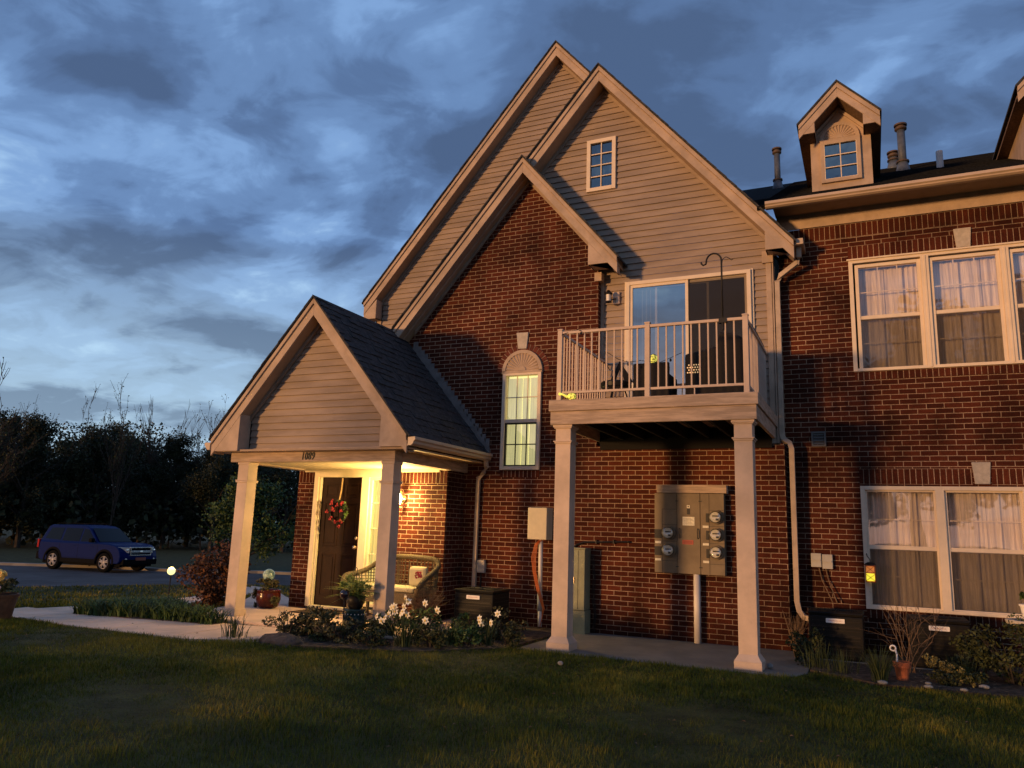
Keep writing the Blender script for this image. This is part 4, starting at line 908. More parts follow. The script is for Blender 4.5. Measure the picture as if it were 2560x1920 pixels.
def ac(x0, y0, label, w=.60, d=.53, proto=[None]):
    if proto[0] is not None: return copy_tree(proto[0], (x0, y0, 0), label=label)
    T = thing('ac_unit', (0, 0, 0), label, 'air conditioner', 'air conditioner condensers'); proto[0] = T
    MB().box(-.04, w + .04, -.04, d + .04, -.02, .035).build('pad', 'concrete', T, bevel=.01)
    m = MB(); m.box(0, w, 0, d, .04, .53); m.prism([(.0, .0), (w, .0), (w, d), (0, d)], .53, .562, 'z'); m.box(-.008, w + .008, -.008, d + .008, .545, .575); m.build('housing', 'acm', T, bevel=.02)
    l = MB()
    for k in range(8): z = .10 + k * .053; l.box(.04, w - .04, -.006, .002, z, z + .005); l.box(w - .002, w + .006, .04, d - .04, z, z + .005); l.box(-.006, .002, .04, d - .04, z, z + .005)
    for k in range(4): z = .085 + k * .105; l.box(.03, w - .03, -.012, .0, z, z + .010)
    l.build('louvre', 'acl', T)
    g = MB()
    for r in (.06, .11, .16, .21): g.lathe([(r, .0), (r + .004, .004), (r + .004, .0)], (w / 2, d / 2, .577), 28, cap=False)
    for k in range(16): a = k * math.pi / 8; g.tube([(w / 2 + .03 * math.cos(a), d / 2 + .03 * math.sin(a), .58), (w / 2 + .24 * math.cos(a), d / 2 + .23 * math.sin(a), .578)], .0025, 4)
    g.build('fan_grille', 'acl', T)
    q = MB(); q.prism([(.20, .452), (.395, .452), (.40, .457), (.40, .498), (.395, .503), (.20, .503), (.195, .498), (.195, .457)], -.016, -.004); q.build('nameplate', 'plate', T)
    q = MB(); 
    for k in range(9): q.box(.225 + k * .016, .235 + k * .016, -.0172, -.016, .472, .484)
    q.build('nameplate_text', MT['pink'], T)
    T.location = (x0, y0, 0); return T
ac(-5.32, -1.08, 'dark air conditioner beside the daffodils, left of the ivory utility box')
ac(-.745, -.62, 'dark air conditioner below the paired grey boxes, right of the downspout')
ac(.33, -.62, 'dark air conditioner below the lower right window, behind bare twigs')

# ------------------------------------------------------------------ balcony things
def chair_cube(x0, x1, y0, y1, z0, z1):
    T = thing('wicker_chair', ((x0 + x1) / 2, y0, z0), 'black wicker chair seen from its square back behind the railing', 'chair')
    MB().box(x0, x1, y0, y0 + .06, z0 + .05, z1).build('backrest', 'wickd', T, bevel=.015)
    MB().box(x0, x0 + .06, y0 + .06, y1, z0 + .05, z0 + .42).box(x1 - .06, x1, y0 + .06, y1, z0 + .05, z0 + .42).build('armrest', 'wickd', T, bevel=.015)
    MB().box(x0 + .06, x1 - .06, y0 + .06, y1 - .02, z0 + .14, z0 + .30).build('seat', 'wickd', T, bevel=.02)
    for x in (x0 + .02, x1 - .05):
        for y in (y0 + .02, y1 - .05): MB().box(x, x + .03, y, y + .03, z0, z0 + .06).build('leg', 'black', T)
chair_cube(-2.745, -2.27, -1.20, -.72, 3.035, 3.60)
T = thing('grill_cover', (-1.7, -.8, 3.035), 'tall black covered grill at the right end of the balcony', 'grill')
m = MB(); m.prism([(-2.10, 3.05), (-1.36, 3.05), (-1.37, 3.90), (-1.52, 3.97), (-1.66, 3.99), (-1.70, 3.80), (-2.10, 3.72)], -1.05, -.45); m.build('cover', 'wickd', T, bevel=.03)
m = MB()
for i in range(5):
    for j in range(4): m.lathe([(.0, -.004), (.010, -.003), (.010, 0)], (-2.06 + i * .032 + (j % 2) * .016, -1.051, 3.47 + j * .033), 8, 'y')
MT['glow'] = emit_mat('small_glow', (1, .62, .28), .5); m.build('punched_holes', 'glow', T)
T = thing('cushioned_stool', (-3.02, -1.0, 3.035), 'low round table with a black top and a folded black chair on it', 'table')
m = MB(); m.lathe([(.0, .0), (.20, .0), (.215, .02), (.22, .07), (.20, .09), (0, .09)], (-3.04, -.95, 3.32), 24); m.build('top', 'black', T, smooth=False)
m = MB()
for k in range(3): a = k * 2.09 + .4; m.tube([(-3.04 + .1 * math.cos(a), -.95 + .1 * math.sin(a), 3.33), (-3.04 + .2 * math.cos(a), -.95 + .2 * math.sin(a), 3.04)], .010, 6); m.build('leg', 'black', T); m = MB()
m = MB(); m.prism([(-3.14, 3.41), (-3.0, 3.70), (-2.88, 3.52), (-2.82, 3.41), (-2.92, 3.41), (-3.0, 3.60), (-3.08, 3.41)], -.97, -.93); m.build('folded_frame', 'wickd', T)
MB().lathe([(.0, 0), (.026, 0), (.03, .10), (.0, .10)], (-2.79, -1.0, 3.28), 14).build('white_cup', 'plate', T)
T = thing('solar_ball', (-2.48, -.98, 3.60), 'glowing yellow mosaic ball on the wicker chair back', 'lamp')
MT['mosaic'] = emit_mat('mosaic_glow', (.85, .78, .12), .6); MT['mosaicd'] = pm('mosaic_lead', (.10, .08, .01), .5)
m = MB(); m.ball((-2.485, -1.16, 3.655), .062, 16); m.build('globe', 'mosaic', T, smooth=True)
m = MB()
for k in range(40):
    u = rng.normal(size=3); u /= np.linalg.norm(u); v = np.cross(u, rng.normal(size=3)); v /= np.linalg.norm(v)
    p_ = [Vector((-2.485, -1.16, 3.655)) + Vector((u * math.cos(t) + v * math.sin(t)).tolist()) * .0635 for t in (0, .3, .6)]; m.tube(p_, .0032, 4)
m.build('leading', 'mosaicd', T)
T = thing('lit_watering_can', (-3.40, -1.86, 3.03), 'glowing yellow mesh watering can lying at the left foot of the railing', 'lamp')
m = MB(); m.ball((-3.345, -1.86, 3.075), .06, 14, (1.0, .55, .75)); m.tube([(-3.40, -1.86, 3.07), (-3.47, -1.86, 3.11), (-3.515, -1.86, 3.115)], [.018, .012, .02], 8); m.build('can', 'mosaic', T, smooth=True)
m = MB()
for k in range(36):
    u = rng.normal(size=3); u /= np.linalg.norm(u); v = np.cross(u, rng.normal(size=3)); v /= np.linalg.norm(v)
    m.tube([(-3.345 + (u[0] * math.cos(t) + v[0] * math.sin(t)) * .0615, -1.86 + (u[1] * math.cos(t) + v[1] * math.sin(t)) * .034, 3.075 + (u[2] * math.cos(t) + v[2] * math.sin(t)) * .0465) for t in (0, .35, .7)], .0032, 4)
m.build('mesh_wire', 'mosaicd', T)
T = thing('shepherd_hook', (-1.49, -1.8, 3.9), 'black shepherd hook pole clamped to the balcony rail', 'hook')
m = MB(); arc = [(-1.575 + .09 * math.cos(a), -1.8, 4.665 + .10 * math.sin(a)) for a in np.linspace(0, math.pi, 9)]
m.tube([(-1.482, -1.8, 3.80)] + arc + [(-1.668, -1.8, 4.64), (-1.70, -1.8, 4.628), (-1.722, -1.8, 4.65), (-1.725, -1.8, 4.668)], .011, 8); m.build('pole', 'black', T, smooth=True)
m = MB(); m.tube([(-1.484, -1.8, 4.60), (-1.47, -1.8, 4.68), (-1.43, -1.8, 4.705), (-1.39, -1.8, 4.68), (-1.365, -1.8, 4.655), (-1.35, -1.8, 4.67)], .005, 6); m.build('small_hook', 'black', T, smooth=True)
MB().box(-1.525, -1.435, -1.835, -1.77, 3.885, 3.945).tube([(-1.48, -1.82, 3.885), (-1.48, -1.82, 3.80)], .012, 8).build('clamp', 'iron', T)
m = MB(); pts = [(-3.56, -1.81, 3.80), (-3.50, -1.83, 3.90), (-3.30, -1.80, 3.955), (-3.24, -1.84, 3.92)]; m.tube(pts, .005, 5)
m.tube([(-3.0, -1.55, 3.70), (-2.85, -1.5, 3.60), (-2.75, -1.4, 3.58), (-2.6, -1.35, 3.60), (-2.35, -1.35, 3.56), (-2.2, -1.4, 3.6), (-2.05, -1.4, 3.66)], .004, 5)
m.tube([(-3.56, -1.6, 3.94), (-3.54, -1.2, 3.955), (-3.53, -.7, 3.95), (-3.53, -.1, 3.95), (-3.45, .05, 3.80)], .006, 5); m.tube([(-1.22, -1.7, 3.955), (-1.21, -1.0, 3.962), (-1.21, -.2, 3.955)], .008, 5)
for (x, y, z) in ((-3.565, -1.81, 3.78), (-3.24, -1.84, 3.89), (-3.0, -1.55, 3.68), (-2.75, -1.4, 3.55), (-2.2, -1.4, 3.57)): m.lathe([(.006, .02), (.014, .01), (.014, -.01), (.0, -.02)], (x, y, z), 8)
tag(m.build('string_light_cable', 'black'), 'black string-light cable with small unlit bulbs draped along the balcony rail', 'string lights')
T = thing('sofa', (-2.6, .9, 3.03), 'white sofa or bed seen through the balcony door glass', 'furniture')
MB().box(-2.95, -2.1, .75, 1.4, 3.05, 3.62).build('base', 'plate', T, bevel=.04); MB().box(-2.75, -2.5, .8, 1.0, 3.62, 3.80).box(-2.42, -2.2, .8, 1.0, 3.62, 3.78).build('pillow', 'plate', T, bevel=.04)

# ------------------------------------------------------------------ porch things
def bench():
    T = thing('wicker_bench', (-6.45, -.95, .055), 'natural wicker bench with curved back and arms against the porch brick', 'bench')
    x0, x1, yb, yf, z = -7.16, -5.80, -.68, -1.22, .055
    m = MB(); m.box(x0 + .10, x1 - .10, yf + .02, yb, z + .36, z + .42); m.box(x0 + .1, x1 - .1, yf + .02, yf + .05, z + .26, z + .38); m.build('seat', 'wicker', T, bevel=.02)
    rim = [(x0 + .03, yf, z + .50), (x0 + .0, yf + .1, z + .60), (x0 + .06, yf + .28, z + .63), (x0 + .16, yb - .10, z + .70), (x0 + .32, yb + .0, z + .83), (x0 + .55, yb + .03, z + .885), ((x0 + x1) / 2, yb + .03, z + .90), (x1 - .38, yb + .03, z + .895), (x1 - .12, yb + .02, z + .875), (x1 - .02, yb - .02, z + .80), (x1 - .02, yb - .12, z + .72), (x1 - .06, yf + .28, z + .63), (x1 + .0, yf + .1, z + .60), (x1 - .03, yf, z + .50)]
    def smooth(P, n=5):
        out = []
        for i in range(len(P) - 1):
            p0, p1, p2, p3 = [Vector(P[max(0, min(len(P) - 1, i + k))]) for k in (-1, 0, 1, 2)]
            for j in range(n):
                t = j / n; out.append(.5 * ((2 * p1) + (-p0 + p2) * t + (2 * p0 - 5 * p1 + 4 * p2 - p3) * t * t + (-p0 + 3 * p1 - 3 * p2 + p3) * t ** 3))
        out.append(Vector(P[-1])); return out
    R = smooth(rim, 9)
    m = MB(); m.tube(R, .036, 10)
    for i in range(0, len(R) - 1):      # wound cane over the rim
        a, b = R[i], R[i + 1]; m.tube([a + (b - a) * .15, a + (b - a) * .6], .040, 10)
    m.build('braided_rim', 'wicker', T, smooth=False)
    m = MB()
    for i in range(1, 56):
        t = i / 56; p = R[int(t * (len(R) - 1))]; q = Vector((p.x * .97 + (-6.48) * .03, p.y - (.02 if p.y > yb - .1 else -.0), z + .40)); m.tube([p, (p + q) / 2 + Vector((.0, .012, 0)), q], .0085, 5)
    for k in range(9):
        zz = z + .46 + k * .045; pts = [Vector((p.x, p.y, min(zz, p.z - .02))) for p in R[::3]]; m.tube(pts, .006, 4)
    m.build('back_weave', 'wicker', T)
    for x, y in ((x0 + .12, yf + .05), (x1 - .12, yf + .05), (x0 + .14, yb - .03), (x1 - .14, yb - .03)): MB().tube([(x, y, z), (x, y, z + .36)], .026, 8).build('leg', 'wicker', T)
    MB().tube([(x0 + .03, yf, z + .50), (x0 + .12, yf + .04, z + .36)], .026, 8).build('arm_brace', 'wicker', T); MB().tube([(x1 - .03, yf, z + .50), (x1 - .12, yf + .04, z + .36)], .026, 8).build('arm_brace', 'wicker', T)
    return T
bench()
tag(MB().box(-7.02, -5.93, -1.19, -.72, .478, .545).build('seat_cushion', 'cushion', bevel=.028), 'long pale seat cushion on the wicker bench', 'cushion')
T = thing('floral_pillow', (-6.08, -.95, .55), 'pale square pillow with a red flower leaning at the right end of the bench', 'pillow')
m = MB(); m.box(-6.21, -5.91, -.90, -.80, .55, .83); q_ = m.build('pillow', 'cushion', T, smooth=False, bevel=.045)
m = MB()
for k in range(40):
    a = random.uniform(0, 6.28); r = random.uniform(0, .06); m.ball((-6.03 + r * math.cos(a), -.90, .71 + r * math.sin(a)), .012, 6)
m.build('flower_print', 'flower', T)
# wreath
T = thing('wreath', (-7.83, -.62, 1.60), 'twig wreath of red flowers and green leaves hanging on the front door', 'wreath')
m = MB()
for k in range(5):
    r = .155 + k * .008; m.tube([(-7.83 + r * math.cos(a), -.545 + .01 * math.sin(a * 5 + k), 1.60 + r * math.sin(a)) for a in np.linspace(0, 2 * math.pi, 25)], .008, 5)
m.build('twig_ring', 'bark', T)
c = [];
for a in np.linspace(-1.3, 1.5, 60): r = .17 + rng.normal(0, .022); c.append((-7.83 + r * math.cos(a), -.56 + rng.normal(0, .014), 1.60 + r * math.sin(a)))
V, Fq = leaves(c, .035); npmesh('wreath_leaves', V - np.array([-7.83, -.62, 1.60]), Fq, 'leafg', T)
m = MB()
for (a, r, sz) in ((.95, .17, .05), (2.2, .18, .055), (3.2, .20, .05), (3.9, .15, .045), (4.6, .17, .045), (5.25, .17, .05), (2.7, .08, .05), (1.5, .10, .045), (5.0, .24, .035), (.1, .08, .035)):
    for k in range(9):
        b = random.uniform(0, 6.28); rr = random.uniform(0, sz * .7); m.ball((-7.83 + r * math.cos(a) + rr * math.cos(b), -.585 + random.uniform(-.02, .02), 1.60 + r * math.sin(a) + rr * math.sin(b)), sz * .33, 6, (1, .6, 1), .25)
MT['redf'] = pm('red_petals', (.26, .022, .028), .6, .35, 40); m.build('red_flowers', 'redf', T)
MB().tube([(-7.80, -.52, 2.14), (-7.80, -.535, 1.95), (-7.82, -.55, 1.76)], .012, 5).build('ribbon', 'ribbon', T)
tag(MB().box(-8.15, -7.4, -1.15, -.68, .056, .07).build('door_mat', 'rug'), 'dark door mat in front of the front door', 'mat')

# ------------------------------------------------------------------ plants and garden ornaments
def plant_leaves(T, name, cs, size, mat, asp=.5, up=0):
    V, Fq = leaves(cs, size, asp, up); V = V - np.array(wloc(T)); return npmesh(name, V, Fq, mat, T)
def blob_centers(c, r, n, sq=(1, 1, 1), clumps=9, shell=.55):
    """points clustered in clumps through an ellipsoid: uneven outline with gaps"""
    c = np.array(c); k = rng.normal(size=(clumps, 3)); k /= np.linalg.norm(k, axis=1)[:, None]; k *= rng.uniform(.35, .85, clumps)[:, None]
    cr = rng.uniform(.22, .42, clumps); out = []
    i = rng.integers(0, clumps, n); p = rng.normal(size=(n, 3)); p /= np.linalg.norm(p, axis=1)[:, None]; p *= (rng.uniform(0, 1, n) ** .4)[:, None]
    q = k[i] + p * cr[i][:, None]; return c + q * np.array(sq) * r
def shrub(name, x, y, rx, rz, n, size, mat, label, cat='shrub', ry=None, stems=True, group=None, clumps=12, z=None, upf=0):
    z = gz(x, y) if z is None else z
    T = thing(name, (x, y, z), label, cat, group); ry = ry or rx
    plant_leaves(T, 'foliage', blob_centers((x, y, z + rz), 1, n, (rx * 1.25, ry * 1.25, rz * 1.1), clumps).clip([-1e9, -1e9, z + .01]), size, mat, up=upf)
    if stems:
        m = MB()
        for k in range(12):
            a = random.uniform(0, 6.28); m.tube([(x + .03 * math.cos(a), y + .03 * math.sin(a), z - .02), (x + rx * .3 * math.cos(a), y + ry * .3 * math.sin(a), z + rz * .7), (x + rx * .7 * math.cos(a), y + ry * .7 * math.sin(a), z + rz * random.uniform(1, 1.6))], [.012, .008, .003], 5)
        m.build('stems', 'bark', T)
    return T
def strap(name, x, y, n, h, lean, w, mat, label, cat='plant', r=.12, group=None, z=None, droop=.15):
    z = gz(x, y) if z is None else z; T = thing(name, (x, y, z), label, cat, group)
    a = rng.uniform(0, 6.28, n); rr = rng.uniform(0, r, n); base = np.stack([rr * np.cos(a), rr * np.sin(a), np.zeros(n)], 1)
    V, Fq = blades(base, rng.uniform(.6, 1.1, n) * h, np.full(n, w), rng.uniform(.2, 1, n) * lean, dirs=a + rng.normal(0, .5, n), seg=4, droop=droop); npmesh('leaves', V, Fq, mat, T); return T
def daffs(x, y, heads, nb, label):
    T = strap('daffodil_clump', x, y, nb, .36, .16, .012, 'blade', label, 'flowers', .10, 'white daffodil clumps')
    st = MB()
    for (hx, hz, hy) in heads:
        p = Vector((hx, y + hy, hz)); st.tube([(x + (hx - x) * .15, y + hy * .3, 0), (x + (hx - x) * .6, y + hy * .6, hz * .6), (hx, y + hy, hz)], .0035, 5)
        f = MB(); d = Vector((-.25, -.9, .1)).normalized(); d = (d + Vector((random.uniform(-.5, .5), 0, random.uniform(-.4, .4)))).normalized()
        u = d.cross(Vector((0, 0, 1))).normalized(); v = u.cross(d)
        for k in range(6):
            a = k * math.pi / 3 + .3; e = u * math.cos(a) + v * math.sin(a); s_ = u * -math.sin(a) + v * math.cos(a); R = .046
            P = [p + e * .004, p + e * R * .55 + s_ * R * .33 + d * .004, p + e * R * 1.1 - d * .003, p + e * R * .55 - s_ * R * .33 + d * .004]
            f.add(P + [q - d * .0015 for q in P], [(0, 1, 2, 3), (7, 6, 5, 4)])
        fo_ = f.build('flower', 'petal', T)
        c = MB(); c.tube([p, p + d * .016], [.008, .012], 8); c.build('corona', 'corona', fo_)
    st.build('stems', 'blade', T); return T
daffs(-5.03, -2.78, [(-5.22, .45, 0), (-5.17, .47, -.03), (-5.04, .57, 0), (-5.02, .53, .03), (-5.05, .42, -.03), (-5.09, .39, 0), (-5.01, .385, 0), (-5.43, .34, 0), (-5.31, .33, 0), (-5.27, .37, .02), (-4.83, .52, .1), (-4.67, .45, .12), (-4.79, .33, .06), (-5.36, .29, 0), (-5.19, .40, .02), (-5.055, .47, .0)], 90, 'large clump of white daffodils in front of the right porch post')
daffs(-4.26, -2.14, [(-4.38, .335, 0), (-4.36, .30, -.02), (-4.22, .295, 0), (-4.15, .405, .03), (-4.35, .27, 0), (-4.47, .10, -.05)], 40, 'small clump of white daffodils between air conditioner and left balcony column')
strap('strap_leaf_clump', -4.72, -2.35, 140, .34, .22, .014, 'blade', 'dark green strap-leaved clump just right of the large daffodils', r=.2)
strap('strap_leaf_clump', -7.05, -3.38, 46, .33, .14, .014, 'blade', 'spiky green clump at the edge of the front walk', r=.15)
strap('strap_leaf_clump', -6.86, -2.75, 16, .36, .05, .012, 'blade', 'few upright blades beside the porch step', r=.06)
# low ground cover bed near the left porch post
T = thing('daylily_bed', (-9.55, -2.15, gz(-9.55, -2.15)), 'low bed of dark green daylily leaves at the foot of the left porch post', 'plants')
n = 6500; bx = rng.uniform(-11.2, -8.1, n); by = rng.uniform(-2.85, -1.3, n)
k = (by > -2.78 + .25 * np.clip(-10.3 - bx, 0, 1)) & ((bx < -9.15 - .9 * (by + 2.4)) | (by < -2.45)); bx = bx[k]; by = by[k]
base = np.stack([bx + 9.55, by + 2.15, np.array([gz(a, b) for a, b in zip(bx, by)]) - gz(-9.55, -2.15)], 1)
V, Fq = blades(base, rng.uniform(.18, .36, len(bx)), np.full(len(bx), .020), rng.uniform(.10, .30, len(bx)), seg=4, droop=.25); npmesh('leaves', V, Fq, 'leafg', T)
shrub('bronze_shrub', -10.98, .1, .50, .52, 4800, .034, 'leafb', 'bronze-red shrub left of the left porch post', ry=.5, clumps=34)
shrub('bronze_shrub', -10.1, 2.2, .45, .33, 900, .04, 'leafb', 'smaller bronze shrub seen through the porch right of the left post', ry=.4)
for (x, y, r, z, mt, n, lb) in ((-6.62, -2.9, .26, .17, 'leafs', 1100, 'yellow-tipped boxwood nearest the rock'), (-6.28, -2.75, .24, .17, 'leafs', 900, 'yellow-tipped boxwood right of the one by the rock'), (-5.88, -2.72, .20, .15, 'leafs', 700, 'boxwood below the dark gazing ball'), (-5.55, -2.62, .22, .16, 'leafm', 700, 'dark low shrub left of the large daffodils'), (-5.6, -2.2, .2, .2, 'leafg', 500, 'green shrub at the foot of the right porch post'),
                  (-4.35, -1.62, .26, .19, 'leafs', 900, 'rounded shrub behind the small daffodil clump'), (-4.68, -1.9, .26, .17, 'leafg', 900, 'green shrub behind the strap-leaved clump'), (-.72, -.95, .24, .20, 'leafm', 800, 'dark shrub at the right end of the patio slab'), (1.25, -1.1, .42, .34, 'leafm', 2200, 'large dark shrub at the right edge below the window')):
    shrub('garden_shrub', x, y, r, z, n, .022, mt, lb)
for (x, y, r, z, mt, n, lb) in ((-6.45, -2.62, .22, .2, 'leafs', 900, 'boxwood behind the one nearest the rock'), (-6.05, -2.98, .2, .11, 'leafm', 700, 'low dark plant right of the rock'), (-5.75, -2.95, .2, .12, 'leafs', 700, 'low plant in front of the gazing ball'), (-5.35, -2.98, .2, .12, 'leafm', 700, 'low dark plant left of the daffodil base'), (-4.75, -2.62, .22, .15, 'leafm', 900, 'dark plant right of the daffodil base'), (-4.45, -2.3, .2, .13, 'leafg', 700, 'green plant left of the small daffodils'), (-4.05, -2.0, .16, .14, 'leafm', 500, 'dark plant beside the left balcony column'), (-5.15, -2.2, .26, .22, 'leafg', 1100, 'green plant behind the large daffodils')):
    shrub('bed_plant', x, y, r, z, n, .020, mt, lb, 'plant')
def drystems(x, y, h, r, n, label):
    T = thing('dry_perennial', (x, y, gz(x, y)), label, 'plant'); m = MB()
    for k in range(n):
        a = random.uniform(0, 6.28); q = random.uniform(.2, 1) * r; b = random.uniform(-.4, .4); z = gz(x, y)
        m.tube([(x + .02 * math.cos(a), y + .02 * math.sin(a), z), (x + q * .5 * math.cos(a), y + q * .5 * math.sin(a), z + h * .6), (x + q * math.cos(a + b), y + q * math.sin(a + b), z + h * random.uniform(.7, 1.1))], [.004, .003, .0015], 4)
    m.build('stems', 'wheat', T)
    return T
drystems(-5.62, -1.35, .55, .35, 150, 'tangle of dry brown stems left of the left air conditioner'); drystems(-5.95, -2.95, .20, .25, 90, 'low dry brown stems in front of the boxwoods')
T = thing('bare_twig_shrub', (.28, -1.0, 0), 'bare twiggy shrub in front of the rightmost air conditioner', 'shrub'); m = MB()
def twig(p, d, L, r, dep):
    pts = [p]; q = Vector(p); dd = Vector(d).normalized()
    for _ in range(4): dd = (dd + Vector((random.gauss(0, .16), random.gauss(0, .16), random.gauss(.05, .1)))).normalized(); q = q + dd * L / 4; pts.append(q.copy())
    m.tube(pts, [r * (1 - .16 * i) for i in range(5)], 5)
    if dep: 
        for _ in range(3): i = random.randint(1, 4); twig(pts[i], dd + Vector((random.gauss(0, .7), random.gauss(0, .4), random.gauss(.1, .4))), L * .55, r * .5, dep - 1)
for k in range(9): twig((.3 + random.uniform(-.06, .06), -1.0, 0), (random.uniform(-.5, .6), random.uniform(-.3, .2), 1), random.uniform(.42, .62), .007, 2)
m.build('twigs', 'wheat', T)
strap('grass_clump', .0, -1.82, 160, .42, .26, .008, 'blade', 'arching green grass clump left of the terracotta pot', r=.07)
strap('grass_clump', -.36, -1.45, 70, .34, .14, .007, 'blade', 'grass clump in front of the middle air conditioner', r=.16)
T = thing('terracotta_pot', (.21, -1.57, .03), 'orange terracotta pot with dirt stains beside the grass clump', 'pot')
m = MB(); m.lathe([(.0, 0), (.052, 0), (.072, .135), (.085, .135), (.088, .19), (.078, .19), (.068, .14), (.0, .13)], (.21, -1.57, .02), 26); m.build('pot', 'terracotta', T, smooth=False)
MB().lathe([(.0, 0), (.07, .0)], (.21, -1.57, .17), 20).build('soil', 'soil', T)
T = thing('white_swan_stake', (.145, -1.57, .19), 'small white curled bird ornament standing in the terracotta pot', 'ornament')
m = MB(); m.tube([(.135 + .026 * math.cos(a), -1.57, .335 + .026 * math.sin(a)) for a in np.linspace(-.8, 5.4, 14)], .008, 8); m.tube([(.157, -1.57, .32), (.168, -1.57, .27), (.165, -1.57, .21), (.172, -1.57, .165)], [.008, .01, .011, .006], 8); m.build('ornament', 'plate', T, smooth=True)
strap('grass_clump', -.62, -1.25, 60, .36, .14, .009, 'blade', 'upright green leaves at the left end of the right bed', r=.14)
strap('grass_clump', .78, -1.15, 60, .38, .16, .008, 'blade', 'dark green leaves behind the yellow-green plant', r=.2)
shrub('garden_shrub', .95, -.95, .3, .22, 1100, .022, 'leafm', 'dark shrub in front of the rightmost air conditioner')
drystems(-.9, -.5, .5, .2, 40, 'few dry stems right of the right balcony column')
# straw and bark litter
m = MB()
for k in range(900):
    if k < 620: x = random.uniform(-5.3, -4.05); y = random.uniform(-3.0 + (x + 5.3) * .55, -1.2)
    elif k < 760: x = random.uniform(-6.7, -5.3); y = random.uniform(-3.2, -2.6)
    else: x = random.uniform(-.6, 1.2); y = random.uniform(-1.9, -.8)
    a = random.uniform(0, 6.28); l_ = random.uniform(.02, .06); z = .036 + random.uniform(0, .012); w_ = random.uniform(.002, .006); dx, dy = math.cos(a), math.sin(a)
    m.add([(x - dx * l_ - dy * w_, y - dy * l_ + dx * w_, z), (x - dx * l_ + dy * w_, y - dy * l_ - dx * w_, z), (x + dx * l_, y + dy * l_, z + random.uniform(-.004, .02))], [(0, 1, 2)])
MT['straw'] = pm('straw_litter', (.26, .19, .12), .9, .4, 30)
tag(m.build('bark_litter', 'straw'), 'straw and bark chips lying on the planting beds', 'litter', kind='stuff')
# euphorbia
T = thing('euphorbia', (.66, -1.5, .03), 'pale yellow-green flowering plant right of the terracotta pot', 'plant')
cs = []
for k in range(44):
    a = random.uniform(-1, 1); cx = .66 + a * .24; cz = .22 - .10 * (a + .6) + random.uniform(-.04, .05); cy = -1.5 + random.uniform(-.12, .12)
    cs.append(np.array([cx, cy, max(.05, cz)]) + rng.normal(0, .011, (26, 3)))
plant_leaves(T, 'flower_heads', np.concatenate(cs), .011, 'leafy', .6)
plant_leaves(T, 'foliage', blob_centers((.66, -1.5, .10), 1, 900, (.32, .2, .13), 14).clip([-9, -9, .03]), .018, 'leafm')
# rocks
def rock(x, y, rx, ry, rz, label, mat='rock', name='garden_rock', z=0):
    m = MB(); m.ball((x, y, z), 1, 26 if rx > .1 else 10, (rx, ry, rz), .07); o = m.build(name, mat, smooth=False); return tag(o, label, 'rock')
rock(-6.33, -3.38, .33, .16, .12, 'brown fieldstone at the corner of the front walk', z=.01)
rock(-1.08, -1.62, .035, .03, .03, 'small pale stone right of the right balcony column', 'pebble', z=.045)
rock(-3.01, -2.93, .032, .02, .022, 'small pale pebble lying in the lawn', 'pebble', z=.06)
for (x, y, s_, lb) in ((.02, -1.98, .035, 'pale stone below the grass clump'), (.42, -1.95, .03, 'pale stone below the terracotta pot'), (.92, -1.62, .035, 'pale stone right of the yellow-green plant'), (.72, -1.93, .025, 'pale stone at the bed edge under the yellow-green plant'), (.43, -1.75, .022, 'pale stone between the pot and the lawn')): rock(x, y, s_ * 1.4, s_, s_ * .6, lb, 'pebble', z=.05)
# red glazed pot left of the door
T = thing('red_planter', (-9.0, -.62, gz(-9, -.6) + .02), 'glossy dark red planter of trailing plants left of the door', 'planter')
px_, py_ = -8.78, -.92; z0 = .055
m = MB(); m.lathe([(.0, 0), (.12, 0), (.165, .04), (.19, .14), (.185, .22), (.175, .26), (.185, .27), (.185, .285), (.16, .285), (.155, .24), (0, .23)], (px_, py_, z0), 32); m.build('pot', 'redpot', T, smooth=True)
plant_leaves(T, 'foliage', np.concatenate([blob_centers((px_, py_, z0 + .36), 1, 420, (.24, .2, .12), 10), blob_centers((px_ - .19, py_ - .05, z0 + .18), 1, 160, (.07, .1, .16), 6), blob_centers((px_ + .19, py_ - .05, z0 + .17), 1, 160, (.06, .1, .17), 6)]), .028, 'leafs')
strap('planter_blades', px_, py_, 14, .16, .05, .01, 'blade', 'short green blades rising from the red planter', z=z0 + .3, r=.05)
T = thing('mosaic_garden_globe', (-9.05, -.35, 0), 'white and black mosaic globe on a stake behind the red planter', 'ornament')
m = MB(); gx, gy, gzz = -9.08, -.62, .54; m.ball((gx, gy, gzz), .098, 20); MT['pearl'] = pm('pearl_glass', (.55, .62, .42), .12, .85, 9, col2=(.03, .04, .035), coat=.5, emis=(.6, .8, .5), est=.10); m.build('globe', 'pearl', T, smooth=True)
MB().tube([(gx, gy, gzz - .09), (gx, gy, 0)], .010, 8).build('stake', 'black', T)
T = thing('solar_globe_light', (-15.2, 2.87, -.5), 'glowing round white globe light on a black stake in the far lawn', 'lamp')
MT['globe2'] = emit_mat('globe_light', (1, .97, .42), 1.05)
gl_ = bpy.data.lights.new('globe_lamp', 'POINT'); glo = bpy.data.objects.new('globe_lamp', gl_); COL.objects.link(glo); glo.location = (-15.2, 2.87, gz(-15.2, 2.87) + .9); gl_.energy = 26; gl_.color = (1, .62, .34); gl_.shadow_soft_size = .1
zb_ = gz(-15.2, 2.87); m = MB(); m.ball((-15.2, 2.87, zb_ + .66), .093, 20); m.build('globe', 'globe2', T, smooth=True)
